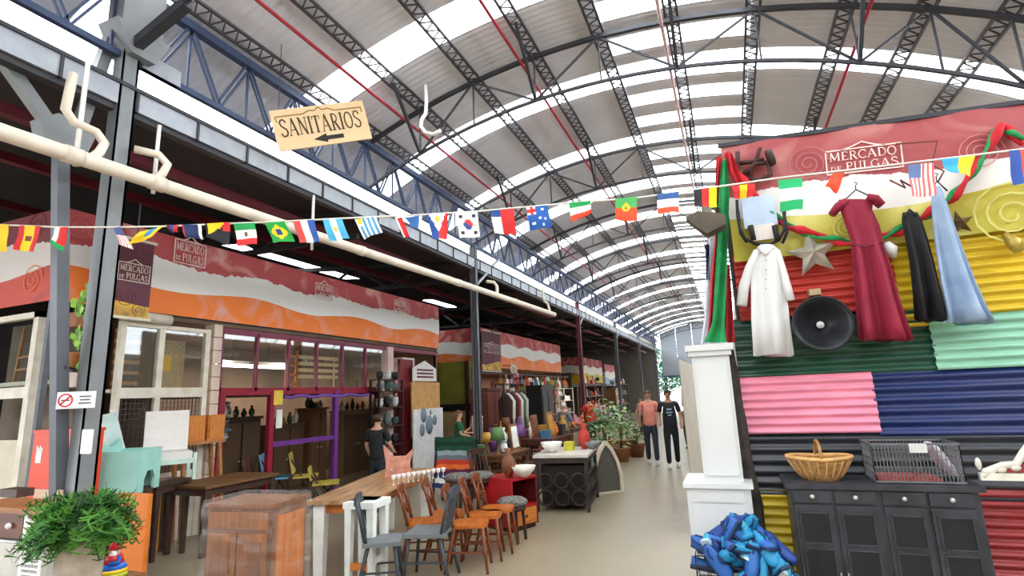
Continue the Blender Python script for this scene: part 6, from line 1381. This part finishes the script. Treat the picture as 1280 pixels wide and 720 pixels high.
# display tables in front of the second stall, with goods
for i, (x, y, L, lab, c, tp_) in enumerate(((-4.15, 9.6, 1.3, 'low brown display table beyond the striped blanket', BRW, .72), (-4.9, 12.4, 1.6, 'honey display table before the brown shelving', HON, .8), (-3.75, 11.2, 1.5, 'mahogany display table behind the iron sideboard', MAH, .86), (-4.4, 15.2, 1.8, 'brown display table past the maroon-shirt post', BRW, .8), (-4.1, 18.6, 2.2, 'dark display table near the potted plants', DKW, .8))):
    if i == 3: lab = 'brown display table in the middle of the second stall front'
    sl_ = ('low brown table past the striped blanket', 'honey table before the brown shelving', 'mahogany table behind the iron sideboard', 'brown table mid second stall', 'dark table near the potted plants')[i]
    table('display_table', lab, (x, y, 0), 0, L, .7, tp_, c, c, .06)
    for j in range(5):
        for r in range(2):
            k = rg.choice(KINDS); cc = rg.choice(CL); good(x - .17 + .34 * r, y - L / 2 + L * (j + .5) / 5, tp_, k, cc, rg.uniform(.8, 1.3), f'{CN[cc]} {KN[k]}, {ORD[j]} in the {("wall", "aisle")[r]} row on the {sl_}', 'goods on the display tables')
# tall pieces behind: wardrobes, clothes rails, mirrors
def wardrobe(lab, x, y, w, d, h, c1, c2):
    t = thing('wardrobe', lab, 'wardrobe', (x, y, 0)); obj('body', M().b2((x - d, y - w / 2, .06), (x, y + w / 2, h)), c1, t); obj('cornice', M().b2((x - d, y - w / 2 - .04, h), (x + .05, y + w / 2 + .04, h + .07)), c1, t); obj('plinth', M().b2((x - d, y - w / 2, 0), (x - .02, y + w / 2, .06)), DKW, t)
    for q in (0, 1):
        a = y - w / 2 + .03 + q * (w / 2 - .02); dd = obj('door', M().b2((x, a, .12), (x + .02, a + w / 2 - .05, h - .08)), c2, t); obj('panel', M().b2((x + .02, a + .06, .25), (x + .03, a + w / 2 - .11, h - .25)), c1, dd); obj('knob', M().ball((x + .035, a + (.05 if q else w / 2 - .1), h * .5), .02, 6), NK, dd)
wardrobe('dark red wardrobe standing at the corner of the second stall', -6.3, 14.2, 1.0, .5, 1.9, MAH, wood('#7a2a24', '#541a16'))
wardrobe('black wardrobe between the brown and pale goods, behind the grey-haired person', -5.6, 16.9, 1.2, .5, 1.95, mat('#1c1a1a', .5), mat('#262222', .5))
wardrobe('small brown wardrobe far along the row', -5.2, 26.6, 1.2, .5, 1.8, BRW, PINE)
# coat rail with hung bags and clothes
t = thing('coat_rail', 'black standing rail hung with dark and pale clothes at the second stall', 'rail', (-5.3, 13.2, 0))
for y in (12.5, 14.0): obj('post', M().bar((-5.3, y, 0), (-5.3, y, 1.85), .04), BLACK, t); obj('foot', M().bar((-5.55, y, .02), (-5.05, y, .02), .04), BLACK, t)
obj('rail', M().bar((-5.3, 12.5, 1.82), (-5.3, 14.0, 1.82), .035), BLACK, t)
for j in range(7):
    c = ['#3a2420', '#d9cfc0', '#20242c', '#8a2a2a', '#cfc6b6', '#4a5a4a', '#b9b4ae'][j]; y = 12.65 + .19 * j; zb_ = rg.uniform(.75, 1.05)
    m = M(); m.loft([[V((-5.3 + .2 * math.cos(a) * k, y + .05 * math.sin(a), z)) for a in [2 * PI * q / 12 for q in range(12)]] for z, k in ((zb_, 1.05), (1.2, .9), (1.6, 1.0), (1.72, .6), (1.8, .12))])
    one('garment', m, mat(c, .85, 0, .15, 8), f'{["dark brown", "cream", "navy black", "wine red", "beige", "grey green", "pale grey"][j]} garment hung on the black coat rail', 'garment', 'garments on the coat rail')
# oval sign
c = at(642, 462, X=-7.55); t = thing('oval_sign', 'cream oval hanging sign at the near end of the second stall', 'sign', c - V((0, 0, .2)))
obj('board', M().lathe([(.001, -.015), (.33, -.015), (.33, .015), (.001, .015)], c, 24, Matrix.Rotation(PI / 2, 3, 'Y'), sx=.62), mat('#dcd0b0', .6), t)
m = M()
for k in (-1, 0, 1): m.b2((c.x + .016, c.y - .2 + .05 * abs(k), c.z + .065 * k - .015), (c.x + .022, c.y + .2 - .05 * abs(k), c.z + .065 * k + .015))
obj('print', m, mat('#6a5a3a', .6), t); obj('chain', M().bar((c.x, c.y, c.z + .2), (c.x, c.y, A2c.z + .05), .012), DSTEEL, t); obj('arm', M().bar((S2X, c.y, A2c.z + .1), (c.x, c.y, A2c.z + .05), .025), DSTEEL, t)
# plants and boxes at the far part of the aisle
def bush(lab, px, py, w, h, pot, leafm, n=260, s=.07):
    p = at(px, py, Z=0); t = thing('potted_plant', lab, 'plant', (p.x, p.y, 0)); obj('pot', M().lathe([(.16, 0), (.22, .3), (.24, .34), (.2, .34), (0, .3)], p, 12), mat(pot, .7), t)
    obj('stem', M().tube([p + V((0, 0, .3)), p + V((.02, 0, .3 + h * .5))], .03, 6), BRW, t); m = M(); leafy(m, p + V((0, 0, .35 + h * .5)), (w, w, h * .55), n, s, 0, len(leafm)); stuff(obj('foliage', m, leafm, t))
GRN = [mat('#3f6a34', .6), mat('#5f8a4a', .6), mat('#a8b88a', .6)]
bush('large leafy potted plant before the far stalls, left one', 757, 585, .45, 1.25, '#5a6a6a', GRN); bush('large leafy potted plant before the far stalls, right one with pale leaves', 778, 577, .4, 1.1, '#8a5a3a', [GRN[1], GRN[2]]); bush('small potted plant at the floor beside the cardboard box', 797, 571, .3, .5, '#7a4a30', GRN, 120)
p = at(784, 571, Z=0); one('cardboard_box', M().b2((p.x - .5, p.y, 0), (p.x + .25, p.y + .4, .42)), mat('#a87a4a', .8), 'brown cardboard box on the floor beside the far potted plants', 'box')
for i, (px, py, h, cname) in enumerate(((737, 592, '#b8342c', 'red'), (750, 600, '#6d8a8a', 'grey green'), (668, 610, '#4a3a30', 'dark brown'))):
    p = at(px, py, Z=0); one('storage_bin', M().box((p.x, p.y, .24), (.32, .32, .48), None, top=1.1), mat(h, .6), f'{cname} bin standing on the floor along the aisle', 'bin')
# bowls and vases on the iron sideboard and red cabinet
for px, py, kind, c, s, lab in ((690, 565, 'bowl', '#f0ede6', 1.3, 'white bowl on the near end of the iron sideboard'), (712, 563, 'box', '#c9c23a', .7, 'yellow green box in the middle of the iron sideboard'), (731, 561, 'vase', '#c23a34', 1.2, 'red vase at the far end of the iron sideboard'), (741, 561, 'bowl', '#8a8d90', 1.0, 'grey bowl beside the red vase')):
    p = at(px, py, Z=.82); good(p.x, p.y, .82, kind, c, s, lab, None)
for px, kind, c, s, lab in ((636, 'vase', '#7a4a2e', 1.1, 'brown vase on the red cabinet'), (655, 'bowl', '#e6dfd2', 1.2, 'cream bowl on the red cabinet')):
    p = at(px, 596, Z=.66); good(p.x, p.y, .66, kind, c, s, lab, None)

# hanging bags and lampshades under the second awning
rb = random.Random(4)
t = thing('display_rail', 'dark rail along the underside of the second awning', 'rail', (-7.5, sA + 4, 2.5))
obj('bar', M().bar((-7.5, sA - 1.2, 2.5), (-7.5, sA + 9, 2.5), .04), DSTEEL, t)
for y in (sA + .2, sA + 4.5, sA + 9): obj('drop', M().bar((-7.5, y, 2.5), (-7.95, y, 2.72), .025), DSTEEL, t)
for j in range(16):
    y = sA + .5 + .53 * j; c = rb.choice(CL); h = rb.uniform(.3, .5); z = 2.5 - h - .18
    m = M(); m.loft([[V((-7.5 + .08 * k * math.cos(a), y + .17 * k * math.sin(a), z + h * f)) for a in [2 * PI * q / 12 for q in range(12)]] for f, k in ((0, .55), (.08, .95), (.5, 1.05), (.95, .8), (1, .5))]); m.tube([(-7.5, y - .1, z + h), (-7.5, y, z + h + .18), (-7.5, y + .1, z + h)], .012, 5)
    one('hanging_bag', m, mat(c, .7, 0, .15, 9), f'{CN[c]} bag, {(ORD + ["fifteenth", "sixteenth"])[j]} along the rail under the second awning', 'bag', 'bags under the second awning')
# spare wooden chairs between the display tables
for k, (px, py, r, mt, lab) in enumerate(((612, 600, -1.9, DKW, 'dark wooden chair standing behind the patterned stools'), (628, 585, -1.2, BRW, 'brown wooden chair beyond the red cabinet'), (660, 575, -2.4, MAH, 'mahogany chair beside the near end of the iron sideboard'), (606, 578, -.6, BLACK, 'black wooden chair near the second steel column'), (640, 566, .3, PINE, 'pale wooden chair among the display tables'), (672, 562, -1.4, MAH, 'mahogany chair behind the iron sideboard'))):
    p = at(px, py, Z=.45); chair('spare_chair', lab, 'chair', (p.x, p.y, 0), r, mt, mt, 'slat', .45, .88, .42, .4)
# picture frames leaning and hung at the second stall
for k, (px, py, w, h, c, lab) in enumerate(((624, 492, .5, .6, '#8a7a4a', 'olive framed picture on a stand just past the second column'), (636, 520, .45, .7, '#c9a860', 'gilt framed mirror above the display tables'), (655, 500, .4, .8, '#3a2a20', 'dark framed panel hung at the second stall'), (682, 492, .7, .6, '#7a2420', 'dark red textile hung at the second stall'))):
    p = at(px, py, X=-7.2); t = thing('framed_picture', lab, 'picture', (-7.2, p.y, p.z - h / 2))
    obj('frame', M().b2((-7.24, p.y - w / 2, p.z - h / 2), (-7.2, p.y + w / 2, p.z + h / 2)), mat('#4a3320', .5), t); obj('picture_panel', M().b2((-7.2, p.y - w / 2 + .06, p.z - h / 2 + .06), (-7.192, p.y + w / 2 - .06, p.z + h / 2 - .06)), mat(c, .6, 0, .3, 8), t)
    if k: obj('wire', M().bar((-7.22, p.y, p.z + h / 2), (-7.5, p.y, 2.5), .008), DSTEEL, t)
    else: obj('stand', M().b2((-7.24, p.y - .03, 0), (-7.21, p.y + .03, p.z - h / 2 + .02)), DKW, t)
